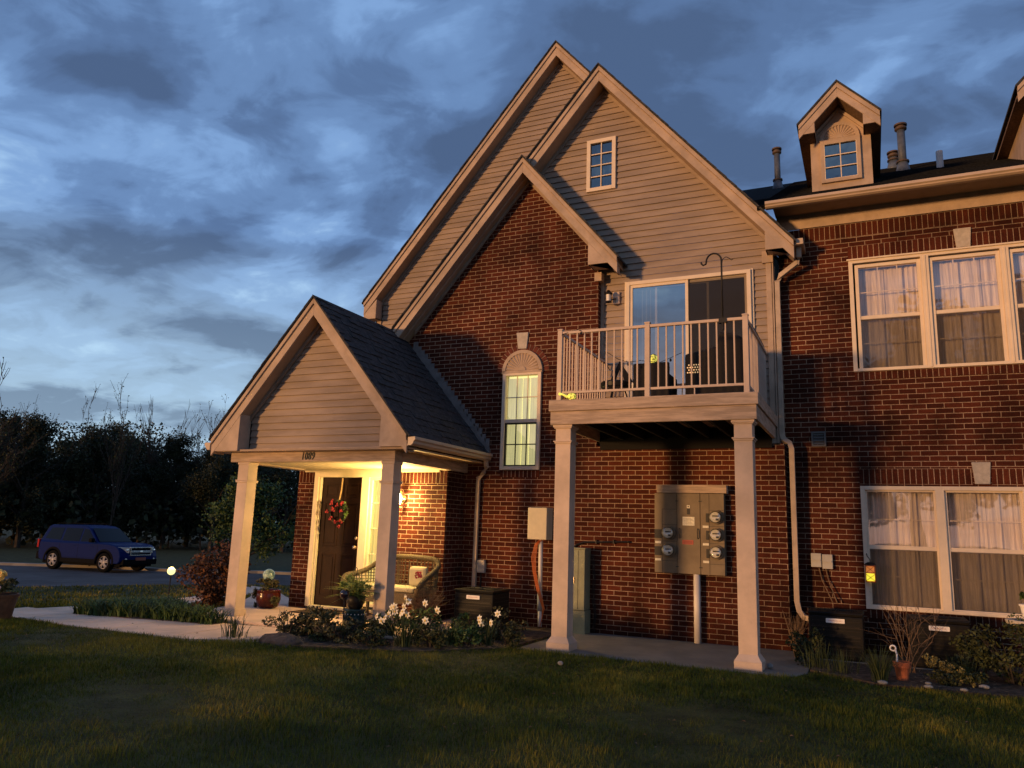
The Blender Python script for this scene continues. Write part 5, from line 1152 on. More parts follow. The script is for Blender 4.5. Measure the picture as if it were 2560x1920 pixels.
MB().tube([(-15.2, 2.87, zb_ + .57), (-15.2, 2.87, zb_)], .014, 8).lathe([(.0, 0), (.11, 0), (.09, .06), (.0, .07)], (-15.2, 2.87, zb_), 12).build('stake', 'black', T)
T = thing('dark_gazing_ball', (-6.17, -2.45, 0), 'dark glossy gazing ball on a black stake in front of the fern', 'ornament')
MT['gaze'] = pm('dark_glass', (.015, .008, .014), .05, coat=1); m = MB(); m.ball((-6.18, -2.43, .525), .062, 22); m.build('ball', 'gaze', T, smooth=True)
MB().tube([(-6.18, -2.43, .47), (-6.17, -2.43, 0)], .008, 8).lathe([(.0, .0), (.03, .03), (.034, .05)], (-6.18, -2.43, .43), 12).build('stake', 'iron', T)
T = thing('ceramic_pot', (-6.2, -2.16, 0), 'dark teal glazed pot stand under the fern beside the right porch post', 'pot')
m = MB(); m.lathe([(.0, 0), (.11, 0), (.15, .08), (.155, .2), (.14, .27), (.155, .285), (.155, .30), (.0, .30)], (-6.2, -2.16, .02), 30); m.build('pot', 'teal', T, smooth=True)
m = MB()
for k in range(20): a = k * math.pi / 10; m.ball((-6.2 + .150 * math.cos(a), -2.16 + .150 * math.sin(a), .262), .007, 6)
m.build('dots', 'plate', T)
T = thing('fern_basket', (-6.2, -2.16, .32), 'bushy green fern in a dark bowl on the teal pot, wire hanger above', 'plant')
MB().lathe([(.0, 0), (.08, 0), (.12, .08), (.125, .16), (.115, .165), (.0, .15)], (-6.2, -2.16, .325), 24).build('bowl', 'black', T, smooth=True)
L = []
for k in range(90):
    a = random.uniform(0, 6.28); el = random.uniform(.15, 1.45); Ln = random.uniform(.34, .58); d = Vector((math.cos(a) * math.cos(el), math.sin(a) * math.cos(el), math.sin(el)))
    pts = []
    for i in range(14): t = (i + 1) / 14; pts.append(Vector((0, 0, .15)) + d * Ln * t - Vector((0, 0, (.30 + .5 * (Ln - .3)) * t * t * Ln * .9)))
    pts = np.array([tuple(q) for q in pts]); sdv = np.array([-math.sin(a), math.cos(a), 0])
    for sg in (-1, 1):
        tip = pts + sdv * sg * (.05 * (1 - np.linspace(0, .9, 14)))[:, None] + np.array([math.cos(a), math.sin(a), 0]) * .01
        wv = np.array([math.cos(a), math.sin(a), 0]) * .016
        V = np.stack([pts - wv, pts + wv, tip + wv * .4, tip - wv * .4], 1).reshape(-1, 3); L.append((V, np.arange(56).reshape(-1, 4)))
V, Fq = joinVF(L); npmesh('fronds', V, Fq, 'fern', T); plant_leaves(T, 'fern_centre', blob_centers((-6.17, -2.22, .60), 1, 900, (.24, .2, .17), 16), .022, 'fern', .35, up=.5)
MB().tube([(-6.23 + .03 * math.cos(a), -2.16, .80 + .05 * math.sin(a)) for a in np.linspace(0, 6.28, 12)], .005, 5).build('hanger', 'black', T)
T = thing('white_flower_pot', (-6.33, -2.5, 0), 'small white round ornament low among the boxwoods', 'ornament'); MB().ball((-6.36, -2.62, .20), .04, 14, (1, .6, 1.2)).build('ornament', 'cushion', T, smooth=True)
# barrel planter at the left edge
bx, by = -11.02, -3.78; bz = gz(bx, by)
T = thing('wooden_tub', (bx, by, bz), 'brown round tub at the left edge of the walk', 'planter')
m = MB(); m.lathe([(.0, 0), (.19, 0), (.235, .30), (.25, .30), (.255, .34), (.235, .345), (.225, .30), (.0, .29)], (bx, by, bz + .02), 30); m.build('tub', 'brownpot', T)
T = thing('tub_flowers', (bx, by, bz + .3), 'yellow and pink flowers with leaves growing in the brown tub', 'flowers')
plant_leaves(T, 'foliage', blob_centers((bx, by, bz + .44), 1, 500, (.28, .25, .15), 10), .04, 'leafs')
m = MB(); 
for k in range(7):
    a = random.uniform(-.9, 2.4); p_ = Vector((bx + .16 * math.cos(a), by - .08, bz + .56 + random.uniform(0, .10)))
    for j in range(9): m.ball(p_ + Vector((random.uniform(-.035, .035), random.uniform(-.03, .03), random.uniform(-.03, .03))), .022, 6, (1, 1, .7), .2)
m.build('yellow_blooms', 'yellowp', T)
m = MB()
for k in range(4):
    p_ = Vector((bx + .05 + .055 * k, by - .16, bz + .42 + random.uniform(-.02, .03)))
    for j in range(9): m.ball(p_ + Vector((random.uniform(-.03, .03), random.uniform(-.03, .03), random.uniform(-.03, .03))), .02, 6, (1, 1, .7), .2)
m.build('pink_blooms', 'pink', T)
# brass lantern hung on the lower right window
T = thing('glass_lantern', (-.045, .24, .9), 'small brass lantern with glowing yellow pane hung on the lower right window frame', 'lantern')
m = MB(); x0, x1, z0, z1, y0, y1 = -.105, .012, .905, 1.115, .17, .27
for x in (x0, x1 - .008):
    for y in (y0, y1 - .008): m.box(x, x + .008, y, y + .008, z0, z1)
for z in (z0, z1 - .012, (z0 + z1) / 2 + .01): m.box(x0, x1, y0, y1, z, z + .008) if z != (z0 + z1) / 2 + .01 else m.box(x0, x1, y0 - .002, y0 + .004, z, z + .006)
for (a, b_) in (((x0, z0 + .01), (x1, (z0 + z1) / 2)), ((x1, z0 + .01), (x0, (z0 + z1) / 2)), ((x0, (z0 + z1) / 2), (x1, z1)), ((x1, (z0 + z1) / 2), (x0, z1))): m.tube([(a[0], y0 - .002, a[1]), (b_[0], y0 - .002, b_[1])], .0028, 4)
m.build('cage', MT['orange'], T)
m = MB(); m.lathe([(.075, 0), (.055, .02), (.03, .035), (.0, .04)], (-.045, .22, z1), 4); m.tube([(-.045, .22, z1 + .03), (-.045, .22, z1 + .07), (-.075, .24, z1 + .11), (-.08, .28, z1 + .14)], .006, 6); m.build('roof', 'black', T)
MT['lglow'] = emit_mat('lantern_glow', (.95, .86, .05), .9); MB().box(-.095, .002, .185, .255, .92, 1.01).build('glowing_pane', 'lglow', T); MT['lglow2'] = emit_mat('lantern_glow_dim', (.85, .28, .06), .45); MB().box(-.092, 0, .19, .25, 1.02, 1.10).build('dim_pane', 'lglow2', T)
# plant stand cut by the right edge
T = thing('plant_stand', (1.38, -1.1, 0), 'pale stone plant stand at the right edge of the view', 'plant stand')
m = MB(); m.lathe([(.0, 0), (.11, 0), (.10, .05), (.05, .10), (.045, .50), (.10, .58), (.24, .62), (.25, .66), (.22, .665), (.0, .63)], (1.46, -1.05, .0), 28); m.build('stand', 'stone', T, smooth=True)
T = thing('white_pot', (1.42, -1.1, .65), 'white pot with a small green plant on the pale plant stand', 'pot'); MB().lathe([(.0, 0), (.07, 0), (.09, .15), (.10, .15), (.10, .17), (.0, .16)], (1.44, -1.08, .655), 24).build('pot', 'plate', T)
plant_leaves(T, 'foliage', blob_centers((1.44, -1.08, .88), 1, 260, (.12, .12, .12), 7), .03, 'leafg')

# ------------------------------------------------------------------ the parked SUV
def suv():
    T = thing('parked_suv', (0, 0, 0), 'dark blue SUV with black wheel arches parked across the road', 'car')
    MT['paint'] = pm('blue_paint', (.0015, .010, .080), .6, spec=.04, coat=.14); MT['chrome'] = pm('chrome', (.75, .72, .70), .15, metal=1)
    MT['clad'] = pm('black_cladding', (.005, .005, .006), .8, spec=.05); MT['carglass'] = pm('car_glass', (.006, .007, .009), .08, spec=.25); MT['tyre'] = pm('tyre', (.006, .006, .006), .9, spec=.05)
    MT['hlamp'] = pm('headlight_glass', (.62, .55, .45), .12, coat=.8); MT['tail'] = pm('tail_lamp', (.35, .01, .01), .15, coat=.8); MT['lplate'] = pm('licence_plate', (.30, .09, .06), .6); MT['alloy'] = pm('alloy', (.42, .38, .35), .35)
    B = lambda mb, n, mat, par=T, **k: mb.build(n, mat, par, world=False, **k)
    W2 = .89
    def arc(cx, r, a0, a1, n=12): return [(cx + r * math.cos(a0 + (a1 - a0) * i / n), .36 + r * math.sin(a0 + (a1 - a0) * i / n)) for i in range(n + 1)]
    prof = [(-2.16, .40), (-2.21, .62), (-2.20, 1.0), (-2.14, 1.07), (.80, 1.07), (.95, 1.085), (1.5, 1.06), (1.88, 1.01), (2.05, .93), (2.13, .78), (2.19, .60), (2.19, .44), (2.10, .34), (1.31 + .43, .34)] + arc(1.31, .43, 0, math.pi) [1:-1] + [(1.31 - .43, .34), (-1.31 + .43, .34)] + arc(-1.31, .43, 0, math.pi)[1:-1] + [(-1.31 - .43, .34), (-2.0, .34)]
    # lofted in four width steps so the sides tumble in
    m = MB(); n = len(prof); ys = [(-.89, .93), (-.86, 1.0), (-.60, 1.012), (.60, 1.012), (.86, 1.0), (.89, .93)]; vs = []
    for yy, sc_ in ys:
        for (x, z) in prof:
            xf = x * (1 - .055 * (abs(yy) / .89) ** 6 * (1 if abs(x) > 1.7 else 0)); vs.append((xf, yy, .36 + (z - .36) * (sc_ if z > .9 else 1)))
    fs = [tuple(range(n)), tuple(range(6 * n - 1, 5 * n - 1, -1))] + [(j * n + i, (j + 1) * n + i, (j + 1) * n + (i + 1) % n, j * n + (i + 1) % n) for j in range(5) for i in range(n)]
    m.add(vs, fs); B(m, 'body', 'paint', bevel=.018)
    # greenhouse
    base = [(-2.14, 1.04), (.86, 1.04)]; bt = lambda t, s, u: None
    def gp(x, z, sy):  # point on the greenhouse side
        t = (z - 1.04) / (1.68 - 1.04); return (x, sy * (.845 - .185 * t), z)
    m = MB(); rp = [(-2.13, 1.03), (-1.93, 1.62), (-1.80, 1.685), (-.4, 1.715), (.05, 1.67), (.22, 1.60), (.92, 1.03)]; vs = [gp(x, z, -1) for x, z in rp] + [gp(x, z, 1) for x, z in rp]; k = len(rp)
    m.add(vs, [tuple(range(k)), tuple(range(2 * k - 1, k - 1, -1))] + [(i, i + k, i + k + 1, i + 1) for i in range(k - 1)]); B(m, 'cabin', 'paint', bevel=.025)
    def sw(P, name):
        for s in (-1, 1):
            m = MB(); vs = [gp(x, z, s) for x, z in P]; vs = [(a, b + s * .008, c) for a, b, c in vs]; m.add(vs + [(a, b - s * .006, c) for a, b, c in vs], [tuple(range(len(P)))] + [(i, (i + 1) % len(P), (i + 1) % len(P) + len(P), i + len(P)) for i in range(len(P))]); B(m, name, 'carglass')
    sw([(-.02, 1.10), (.74, 1.10), (.20, 1.545), (.02, 1.57), (-.02, 1.57)], 'side_window'); sw([(-.98, 1.10), (-.10, 1.10), (-.10, 1.58), (-.98, 1.58)], 'side_window'); sw([(-1.90, 1.16), (-1.08, 1.12), (-1.08, 1.58), (-1.75, 1.57)], 'side_window')
    m = MB(); m.add([(.86, -.76, 1.09), (.86, .76, 1.09), (.27, .62, 1.585), (.27, -.62, 1.585)], [(0, 1, 2, 3)]); m.v = [(a + .022, b, c + .018) for a, b, c in m.v]; B(m, 'windshield', 'carglass')
    m = MB(); m.add([(-2.12, -.66, 1.14), (-2.12, .66, 1.14), (-1.965, .58, 1.58), (-1.965, -.58, 1.58)], [(3, 2, 1, 0)]); m.v = [(a - .018, b, c) for a, b, c in m.v]; B(m, 'rear_window', 'carglass')
    m = MB(); m.tube([(-1.7, -.55, 1.70), (-1.6, -.55, 1.745), (-.3, -.55, 1.765), (-.1, -.55, 1.725)], .016, 6); m.tube([(-1.7, .55, 1.70), (-1.6, .55, 1.745), (-.3, .55, 1.765), (-.1, .55, 1.725)], .016, 6); B(m, 'roof_rack', 'clad')
    m = MB()
    for s in (-1, 1):
        for cx in (-1.31, 1.31):
            ar = arc(cx, .41, -.15, math.pi + .15, 16); ao = arc(cx, .50, -.1, math.pi + .1, 16)
            for i in range(16):
                a, b, c, d = ar[i], ar[i + 1], ao[i + 1], ao[i]; y0, y1 = s * .86, s * .915
                m.add([(a[0], y1, a[1]), (b[0], y1, b[1]), (c[0], y1 - s * .02, c[1]), (d[0], y1 - s * .02, d[1]), (a[0], y0, a[1]), (b[0], y0, b[1]), (c[0], y0, c[1]), (d[0], y0, d[1])], [(0, 1, 2, 3), (0, 4, 5, 1), (3, 2, 6, 7)])
        m.box(-.88, .88, s * .86, s * .91, .30, .47)
    m.box(-2.24, -1.75, -.86, .86, .36, .66); m.box(1.78, 2.20, -.80, .80, .30, .50); m.box(-2.0, 2.0, -.75, .75, .22, .40); B(m, 'cladding', 'clad', bevel=.02)
    gr = MB()
    ring(gr, -1, 1, 0, 1, .1, 0, 1) if False else None
    def fb(mb, y0, y1, z0, z1, x0, x1): mb.box(x0, x1, y0, y1, z0, z1)
    B(MB().box(2.05, 2.165, -.46, .46, .66, .93), 'grille_recess', 'clad')
    g = MB(); fb(g, -.48, .48, .915, .955, 2.06, 2.165); fb(g, -.48, .48, .64, .675, 2.08, 2.20); fb(g, -.50, -.46, .64, .955, 2.06, 2.18); fb(g, .46, .50, .64, .955, 2.06, 2.18)
    for z in (.735, .81, .875): fb(g, -.46, .46, z, z + .018, 2.07, 2.185 - (z - .7) * .12)
    fb(g, -.46, .46, .772, .80, 2.08, 2.19); G = B(g, 'grille', 'chrome', bevel=.006)
    e = MB(); e.lathe([(.0, .015), (.075, .012), (.085, 0)], (2.19, 0, .79), 20, 'x'); e.v = [(x, y, .79 + (z - .79) * .45) for x, y, z in e.v]; B(e, 'oval_badge', 'chrome', G)
    for s in (-1, 1):
        m = MB(); m.add([(2.155, s * .52, .935), (1.93, s * .865, .955), (1.95, s * .872, .76), (2.175, s * .55, .735), (2.08, s * .5, .93), (1.90, s * .80, .95), (1.92, s * .80, .76), (2.09, s * .5, .735)], [(0, 1, 2, 3), (0, 4, 5, 1), (3, 2, 6, 7), (1, 5, 6, 2), (0, 3, 7, 4)]); h = B(m, 'headlight', 'hlamp', bevel=.008)
        q = MB(); q.lathe([(.0, .015), (.045, .012), (.05, 0)], (2.16, s * .64, .84), 14, 'x'); B(q, 'headlight_lens', 'chrome', h)
        q = MB(); q.lathe([(.0, .02), (.045, .015), (.05, 0)], (2.16, s * .66, .50), 14, 'x'); B(q, 'fog_light', 'hlamp')
        q = MB(); q.box(-2.225, -2.13, s * .70, s * .885, .80, 1.12); B(q, 'tail_light', 'tail', bevel=.015)
        q = MB(); q.box(.62, .80, s * .90, s * 1.06, 1.08, 1.24); B(q, 'mirror', 'clad', bevel=.035)
        for x in (-.35, .55): q = MB(); q.box(x, x + .16, s * .872, s * .905, .93, .96); B(q, 'door_handle', 'paint', bevel=.006)
        q = MB()
        for x in (.93, -.06, -1.02): q.box(x, x + .008, s * .8885, s * .8925, .42, 1.02)
        q.box(-1.02, .93, s * .8885, s * .8925, .50, .508); B(q, 'door_seam', 'clad')
    q = MB(); q.box(2.185, 2.205, -.24, .24, .46, .57); B(q, 'licence_plate', 'lplate')
    def wheel(x, y, s):
        m = MB(); m.lathe([(.24, -.11), (.33, -.115), (.36, -.08), (.365, 0), (.36, .08), (.33, .115), (.24, .11)], (x, y, .365), 32, 'y', cap=False); w_ = B(m, 'wheel', 'tyre', smooth=True)
        r = MB(); r.lathe([(.235, 0), (.235, -s * .02), (.215, -s * .03), (.205, s * .0)], (x, y + s * .115, .365), 32, 'y', cap=False)
        for k in range(5):
            a = k * 2 * math.pi / 5 + .3
            for da in (-.17, .17):
                p0 = (x + .05 * math.cos(a + da * 2), y + s * .105, .365 + .05 * math.sin(a + da * 2)); p1 = (x + .215 * math.cos(a + da), y + s * .09, .365 + .215 * math.sin(a + da)); r.tube([p0, p1], [.026, .022], 6)
        r.lathe([(.0, s * .03), (.055, s * .02), (.06, 0)], (x, y + s * .09, .365), 14, 'y'); B(r, 'rim', 'alloy', w_, smooth=False)
        q = MB(); q.lathe([(.0, 0), (.21, 0)], (x, y + s * .04, .365), 20, 'y'); B(q, 'brake_disc', 'clad', w_)
    for x in (-1.31, 1.31):
        for s in (-1, 1): wheel(x, s * .775, s)
    return T
car = suv()
hd = math.radians(4.5); car.rotation_euler[2] = hd; mid = Vector((-27.45, 9.47, -.672)); car.location = mid + Vector((-math.sin(hd), math.cos(hd), 0)) * .80

# ------------------------------------------------------------------ trees beyond the road
def cam_pos(u, r):
    """ground point seen under picture column u (of 2560) at horizontal distance r"""
    d = F3 + R2 * ((u - 1280) / 1912.62) + U2 * 0; d = Vector((d.x, d.y, 0)).normalized(); return (d.x * r, -10.75 + d.y * r)
def leafy(label, h, r, zc0, n, size, mat, seed, cat='tree', trunk_h=None, clumps=26, lo=.18):
    """unit tree at the origin: trunk with limbs, crown of leaf clumps"""
    global rng
    random.seed(seed); rng = np.random.default_rng(seed)
    T = thing('leafy_tree', (0, 0, 0), label, cat, 'trees beyond the road')
    m = MB(); m.tube([(0, 0, -.3), (.05, 0, h * .25), (-.04, .05, h * .5), (.05, 0, h * .8)], [h * .022, h * .018, h * .012, h * .004], 8)
    for k in range(9):
        a = random.uniform(0, 6.28); z = h * random.uniform(.18, .6); m.tube([(0, 0, z), (r * .35 * math.cos(a), r * .35 * math.sin(a), z + h * .12), (r * .75 * math.cos(a), r * .75 * math.sin(a), z + h * .22)], [h * .009, h * .006, h * .002], 5)
    m.build('trunk', 'bark', T, world=False)
    tips = []
    def grow(p, d, L_, dep):
        q = Vector(p); dd = Vector(d).normalized(); pts = [q.copy()]
        for _ in range(3): dd = (dd + Vector((random.gauss(0, .16), random.gauss(0, .16), random.gauss(.04, .12)))).normalized(); q = q + dd * L_ / 3; pts.append(q.copy())
        tips.append(tuple(q)); tips.append(tuple(pts[2]))
        if dep:
            for _ in range(3): a = random.uniform(0, 6.28); grow(pts[random.randint(1, 3)], dd + Vector((math.cos(a), math.sin(a), random.uniform(-.3, .5))) * .75, L_ * random.uniform(.5, .72), dep - 1)
    for k in range(clumps // 2):
        t = k / (clumps // 2); z = h * (lo + (.80 - lo) * t); a = random.uniform(0, 6.28); w_ = (1 - t) ** .5 * .9 + .1
        grow((0, 0, z), (math.cos(a) * w_, math.sin(a) * w_, .35 + t * 1.1), r * (.62 - .22 * t) * random.uniform(.7, 1.15), 3)
    tp = np.array(tips); mx_ = tp[:, 2].max(); tp[:, 2] = np.where(tp[:, 2] > .5, tp[:, 2] * h / mx_, .5 + rng.uniform(0, .5, len(tp)))
    q = tp[rng.integers(0, len(tp), n)] + rng.normal(0, .06 * r, (n, 3))
    V, Fq = leaves(q, size, .7); npmesh('crown', V, Fq, mat, T); return T
def bare(label, h, seed, spread=.32, mat='bark', buds=True, wd=1.0):
    random.seed(seed); T = thing('bare_tree', (0, 0, 0), label, 'tree', 'bare trees standing above the wood'); m = MB(); tips = []
    def br(p, d, L, r, dep):
        pts = [p]; q = Vector(p); dd = Vector(d).normalized()
        for _ in range(4): dd = (dd + Vector((random.gauss(0, .07), random.gauss(0, .07), .05))).normalized(); q = q + dd * L / 4; pts.append(q.copy())
        r_ = max(r, .024); m.tube(pts, [r_, r_ * .9, r_ * .8, r_ * .7, r_ * .5], 4, cap=False); tips.append(tuple(pts[-1])); tips.append(tuple(pts[2]))
        if dep:
            for _ in range(3):
                i = random.randint(1, 4); a = random.uniform(0, 6.28); nd = dd + Vector((math.cos(a), math.sin(a), .25)) * random.uniform(spread, spread * 2.2); br(pts[i], nd, L * random.uniform(.45, .68), r * .5, dep - 1)
    br((0, 0, -.3), (0, 0, 1), h * .5, h * .014, 0)
    for k in range(11):
        z = h * random.uniform(.28, .5); a = random.uniform(0, 6.28); br((0, 0, z), (math.cos(a) * spread * 1.5, math.sin(a) * spread * 1.5, 1), h * random.uniform(.28, .42), h * .006, 3)
    br((0, 0, h * .48), (0, 0, 1), h * .5, h * .007, 3)
    top = max(v[2] for v in m.v); f_ = h / top; m.v = [(a * f_ * wd, b * f_ * wd, c * f_) for a, b, c in m.v]; tips = [(a * f_ * wd, b * f_ * wd, c * f_) for a, b, c in tips]
    m.build('branches', mat, T, world=False)
    if buds:
        c = np.array(tips) + rng.normal(0, .08, (len(tips), 3)); V, Fq = leaves(c, .06); npmesh('buds', V, Fq, 'leafm', T)
    return T
P = [leafy('', 9.4, 4.4, 0, 24000, .07, 'leafd', 21, lo=.12), leafy('', 8.8, 4.8, 0, 24000, .07, 'leafm', 22, lo=.08), leafy('', 9.6, 3.8, 0, 22000, .07, 'leafd', 23, lo=.14), leafy('', 10.2, 3.6, 0, 9000, .08, 'leafm', 24, lo=.2)]
LBL = ['leftmost tree of the wood, at the left picture edge', 'dark tree second from the left edge of the wood', 'broad dark tree above the rear of the SUV', 'olive crown left of the SUV roof', 'dark crown directly behind the SUV cabin', 'tree behind the windshield of the SUV', 'olive crown behind the hood of the SUV', 'dark tree right of the SUV front', 'tree behind the glowing globe light', 'olive tree behind the bronze shrub', 'dark tree just left of the left porch post', 'tree hidden partly by the left porch post', 'tree seen between left post and the red planter', 'tree seen left of the brick beside the door', 'dark tree behind the door-side brick']
u0 = -70
for i in range(15):
    u = u0 + i * 58; r = 56 + (i * 37 % 11); x, y = cam_pos(u, r); pr = P[(i * 3 + i // 3) % 4]
    s = .74 + .11 * ((i * 7) % 5) / 4 + (.08 if i in (2, 3, 6) else 0) - (.04 if i in (8, 11) else 0)
    if i < 3 and i == [0, 1, 2][i] and False: pass
    copy_tree(pr, (x, y, -.68), i * 1.3, s, LBL[i])
for pr in P:
    for ch in [q for q in bpy.data.objects if q.parent == pr]: bpy.data.objects.remove(ch)
    bpy.data.objects.remove(pr)
rows = MB()
# second, farther mass of the wood (nobody could count it)
random.seed(5); rng = np.random.default_rng(5); C = []
for i in range(120):
    x, y = cam_pos(-200 + i * 9.7, 74 + random.uniform(-5, 6)); rr = random.uniform(2.2, 3.4); hh = random.uniform(2.5, 8.7); C.append(np.clip(rng.normal(size=(900, 3)), -1.5, 1.5) * np.array([rr * .5, rr * .5, rr * .42]) + np.array([x, y, hh * .84]))
V, Fq = leaves(np.concatenate(C), .12, .7); tag(npmesh('far_wood', V, Fq, 'leafd'), 'dark mass of the far wood behind the nearer trees', 'wood', kind='stuff')
und = []
for i in range(70):
    x, y = cam_pos(-90 + i * 13, 60 + random.uniform(-3, 5)); und.append(rng.normal(size=(150, 3)) * np.array([.9, .9, .8]) + np.array([x, y, 1.2 + random.uniform(0, 1.2)]))
V, Fq = leaves(np.concatenate(und), .22, .7); tag(npmesh('undergrowth', V, Fq, 'leafd'), 'dark undergrowth below the trees beyond the road', 'undergrowth', kind='stuff')
BL = [(90, 62, 10.2, 41, 'thin bare tree above the second crown from the left'), (280, 63, 10.3, 44, 'thin bare twigs between the two slender bare trees'), (505, 64, 10.6, 47, 'thin bare tree right of the fan-shaped pair'), (12, 55, 11.4, 3, 'wide bare tree at the left picture edge above the wood'), (228, 58, 10.9, 8, 'slender bare tree above the rear of the SUV'), (326, 56, 11.2, 12, 'bare tree with wide side branches above the SUV'), (412, 60, 10.6, 15, 'left one of the two fan-shaped bare trees'), (466, 61, 10.8, 16, 'right one of the two fan-shaped bare trees'), (545, 58, 10.8, 19, 'bare tree just left of the porch eave'), (590, 60, 10.4, 23, 'bare tree behind the porch eave')]
for (u, r, h, sd_, lb) in BL:
    T = bare(lb, h + .1, sd_, .24 if u not in (412, 466) else .17, buds=u not in (412, 466), wd=1.25 if u == 12 else .8); x, y = cam_pos(u, r); T.location = (x, y, -.7)
yt = leafy('lighter green bushy young tree behind the left porch post', 3.9, 2.3, 0, 9000, .055, 'leafg', 31, clumps=40, lo=.15); yt['group'] = ''; del yt['group']; x, y = cam_pos(655, 31); yt.location = (x, y, -.68)

# ------------------------------------------------------------------ lawn blades
random.seed(9); rng = np.random.default_rng(9)
POLY = [[(-13.6, -1.6), (-12.0, -2.2), (-10.2, -2.55), (-8.9, -2.6), (-7.4, -2.42), (-6.6, -2.42), (-6.75, -3.35), (-7.3, -3.8), (-8.4, -3.85), (-9.6, -3.8), (-11.5, -3.3), (-12.9, -2.85)],
        [(-9.02, -1.95), (-10.3, -.5), (-12.4, 2.2), (-15.2, 5.6), (-18.4, 9.0), (-17.0, 8.6), (-13.2, 4.9), (-11.2, 2.4), (-9.6, .6), (-9.02, -.35)],
        [(-8.1, -2.44), (-8.1, -2.72), (-9.6, -2.85), (-11.0, -2.55), (-11.3, -1.9), (-10.2, -1.2), (-9.75, -1.3), (-9.2, -2.0), (-9.05, -2.42)],
        [(-13.15, -2.0), (-13.6, .4), (-15.1, 2.9), (-18.9, 9.0), (-17.3, 8.2), (-13.2, 2.2), (-11.9, -.6), (-11.35, -2.45)],
        [(-6.72, -2.45), (-6.7, -3.3), (-6.1, -3.5), (-4.7, -3.0), (-4.0, -2.1), (-3.98, -.05), (-5.25, -.05), (-5.25, -2.44)],
        [(-.68, -.05), (-.68, -1.5), (.0, -1.95), (1.0, -1.9), (2.4, -1.6), (2.4, .25), (-.68, .25)], [(-9.0, -2.40), (-5.2, -2.40), (-5.2, 6), (-9.0, 6)], [(-3.97, -1.97), (-.8, -1.97), (-.65, -1.6), (-.6, 6), (-3.97, 6)], [(-5.3, -.9), (2.4, -.9), (2.4, 9), (-5.3, 9)],
        [(-60, -30), (-23.6, .6), (-22.4, 3.6), (-20.6, 7.3), (-18.6, 9.6), (-16.4, 11.6), (-80, 40)]]
def inside(px, py, poly):
    r = np.zeros(len(px), bool); n = len(poly)
    for i in range(n):
        (x0, y0), (x1, y1) = poly[i], poly[(i + 1) % n]
        c = ((y0 > py) != (y1 > py)) & (px < (x1 - x0) * (py - y0) / (y1 - y0 + 1e-12) + x0); r ^= c
    return r
def vnoise(x, y): return .5 + .25 * (np.sin(x * 1.9 + 2 * np.sin(y * .8)) + np.sin(y * 2.3 + 1.7 * np.sin(x * 1.1)))
def grass(name, x0, x1, y0, y1, dens, h, w, kind='stuff', label='short lawn grass in front of the building'):
    n = int((x1 - x0) * (y1 - y0) * dens); px = rng.uniform(x0, x1, n); py = rng.uniform(y0, y1, n)
    d = np.stack([px, py + 10.754, np.zeros(n) - 1.4], 1); R = np.array(R2); Fv = np.array(F3); Uv = np.array(U2); dz = d @ Fv
    u = (d @ R) / np.maximum(dz, .1) * 1912.6; v = (d @ Uv) / np.maximum(dz, .1) * 1912.6
    dist = np.hypot(px, py + 10.75); k = (dz > .5) & (np.abs(u) < 1420) & (np.abs(v) < 1060) & (rng.uniform(0, 1, n) < np.clip(7.5 / dist, .12, 1) ** 1.1)
    jx = px + rng.normal(0, .022, len(px)); jy = py + rng.normal(0, .022, len(px))
    for P_ in POLY: k &= ~inside(jx, jy, P_)
    px = px[k]; py = py[k]; n = len(px); z = np.array([gz(a, b) for a, b in zip(px, py)]) if x0 < -8 else np.zeros(n)
    base = np.stack([px, py, z], 1); tuft = .55 + .55 * vnoise(px * 1.3, py * 1.3) + .55 * np.clip(vnoise(px * 5.1 + 3, py * 4.7) * 2 - 1.15, 0, 1)
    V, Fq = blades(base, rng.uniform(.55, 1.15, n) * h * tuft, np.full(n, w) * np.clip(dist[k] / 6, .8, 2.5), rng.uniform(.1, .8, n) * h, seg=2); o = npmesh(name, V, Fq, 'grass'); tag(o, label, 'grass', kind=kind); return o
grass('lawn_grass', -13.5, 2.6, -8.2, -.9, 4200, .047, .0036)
grass('far_lawn_grass', -24, -9, -3.2, 9.8, 420, .07, .008, label='lawn grass between the front walk and the road')
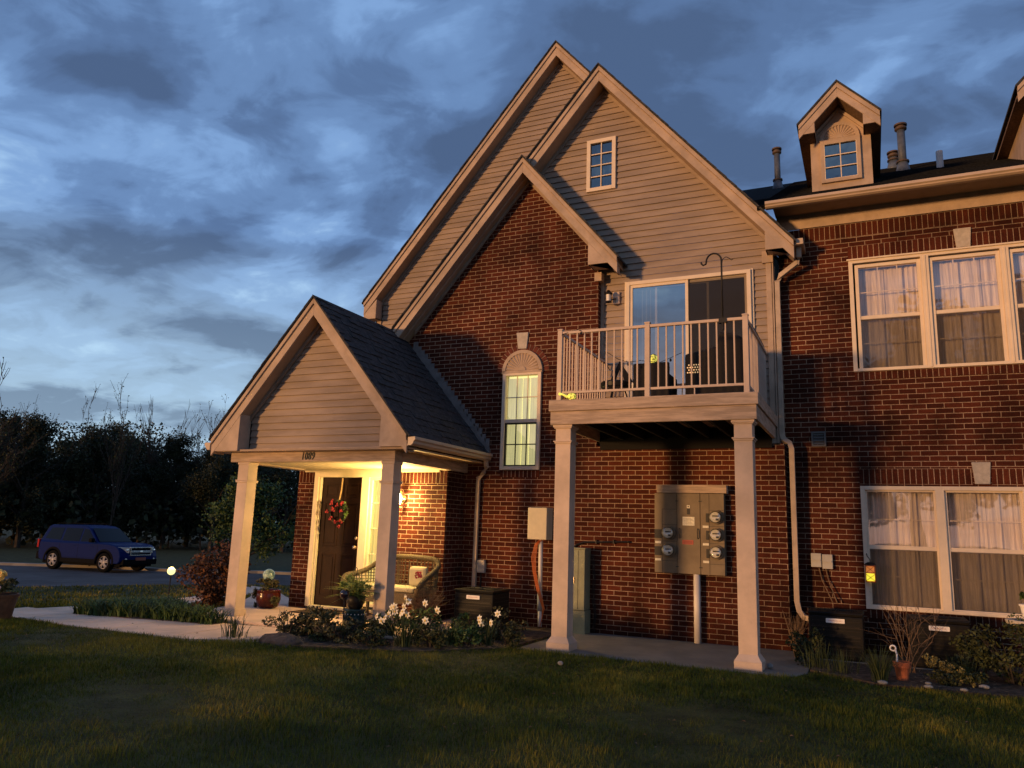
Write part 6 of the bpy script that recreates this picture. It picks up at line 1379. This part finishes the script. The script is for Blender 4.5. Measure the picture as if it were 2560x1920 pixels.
# petals and dead leaves on the lawn
m = MB()
for k in range(170):
    x = random.uniform(-9, 1.8); y = random.uniform(-6.5, -2.6); s_ = random.uniform(.008, .018); a = random.uniform(0, 3.1); z = gz(x, y) + .055
    m.add([(x - s_ * math.cos(a), y - s_ * math.sin(a), z), (x + s_ * .5 * math.sin(a), y - s_ * .5 * math.cos(a), z + .006), (x + s_ * math.cos(a), y + s_ * math.sin(a), z + .002), (x - s_ * .5 * math.sin(a), y + s_ * .5 * math.cos(a), z + .008)], [(0, 1, 2, 3)])
tag(m.build('fallen_petals', 'wheat'), 'fallen petals and dead leaves scattered on the lawn', 'litter', kind='stuff')

# ------------------------------------------------------------------ unseen planting behind the viewer; shrubs and young trees added to throw low shade
random.seed(31); rng = np.random.default_rng(31)
k = 0
for (x, y, rx, rz) in ((-13.6, -14.0, .7, .24), (-11.4, -11.6, .7, .20), (-9.3, -12.2, .8, .24), (-7.0, -12.8, .7, .20), (-5.0, -14.0, .8, .2), (-9.6, -9.2, .6, .18), (-2.8, -13.2, .6, .17)):
    shrub('shade_shrub', x, y, rx, rz, 1500, .05, 'leafg', ['first', 'second', 'third', 'fourth', 'fifth', 'sixth', 'seventh'][k] + ' low round shrub from the left of those added unseen behind the viewer for shade', ry=.5, group='added shade shrubs behind the viewer', clumps=16); k += 1

def screen_tree(x, y, z0, z1, r, n, size, label):
    T = thing('young_tree', (x, y, 0), label, 'tree', 'young trees behind the viewer'); m = MB(); m.tube([(x, y, -.1), (x + .05, y, z0), (x, y, z1)], [.06, .045, .01], 7)
    for k in range(10):
        a = random.uniform(0, 6.28); z = random.uniform(z0 * .8, z1 * .8); m.tube([(x, y, z), (x + r * .9 * math.cos(a), y + r * .9 * math.sin(a), z + (z1 - z0) * .3)], [.02, .004], 5)
    m.build('trunk', 'bark', T); plant_leaves(T, 'crown', blob_centers((x, y, (z0 + z1) / 2), 1, n, (r * 1.1, r * 1.1, (z1 - z0) * .55), 16), size, 'leafg')
screen_tree(-10.3, -18.0, 1.9, 3.8, 1.5, 900, .055, 'unseen young leafy tree added to shade the wing, right one')
screen_tree(-15.2, -17.2, .8, 4.2, .75, 1300, .05, 'unseen young leafy tree added to shade the porch, left one')

for (u_, y_, h_, sd_) in ((2.0, -31, 13, 51), (7.5, -34, 15, 52), (-2.5, -37, 12, 53)):
    bt_ = leafy(['tall tree across the street behind the viewer, middle one', 'tall tree across the street behind the viewer, right one', 'tall tree across the street behind the viewer, left one'][sd_ - 51], h_, 5.5, 0, 9000, .16, 'leafy', sd_, lo=.15); bt_['group'] = 'street trees behind the viewer'; bt_.location = (u_, y_, 0)
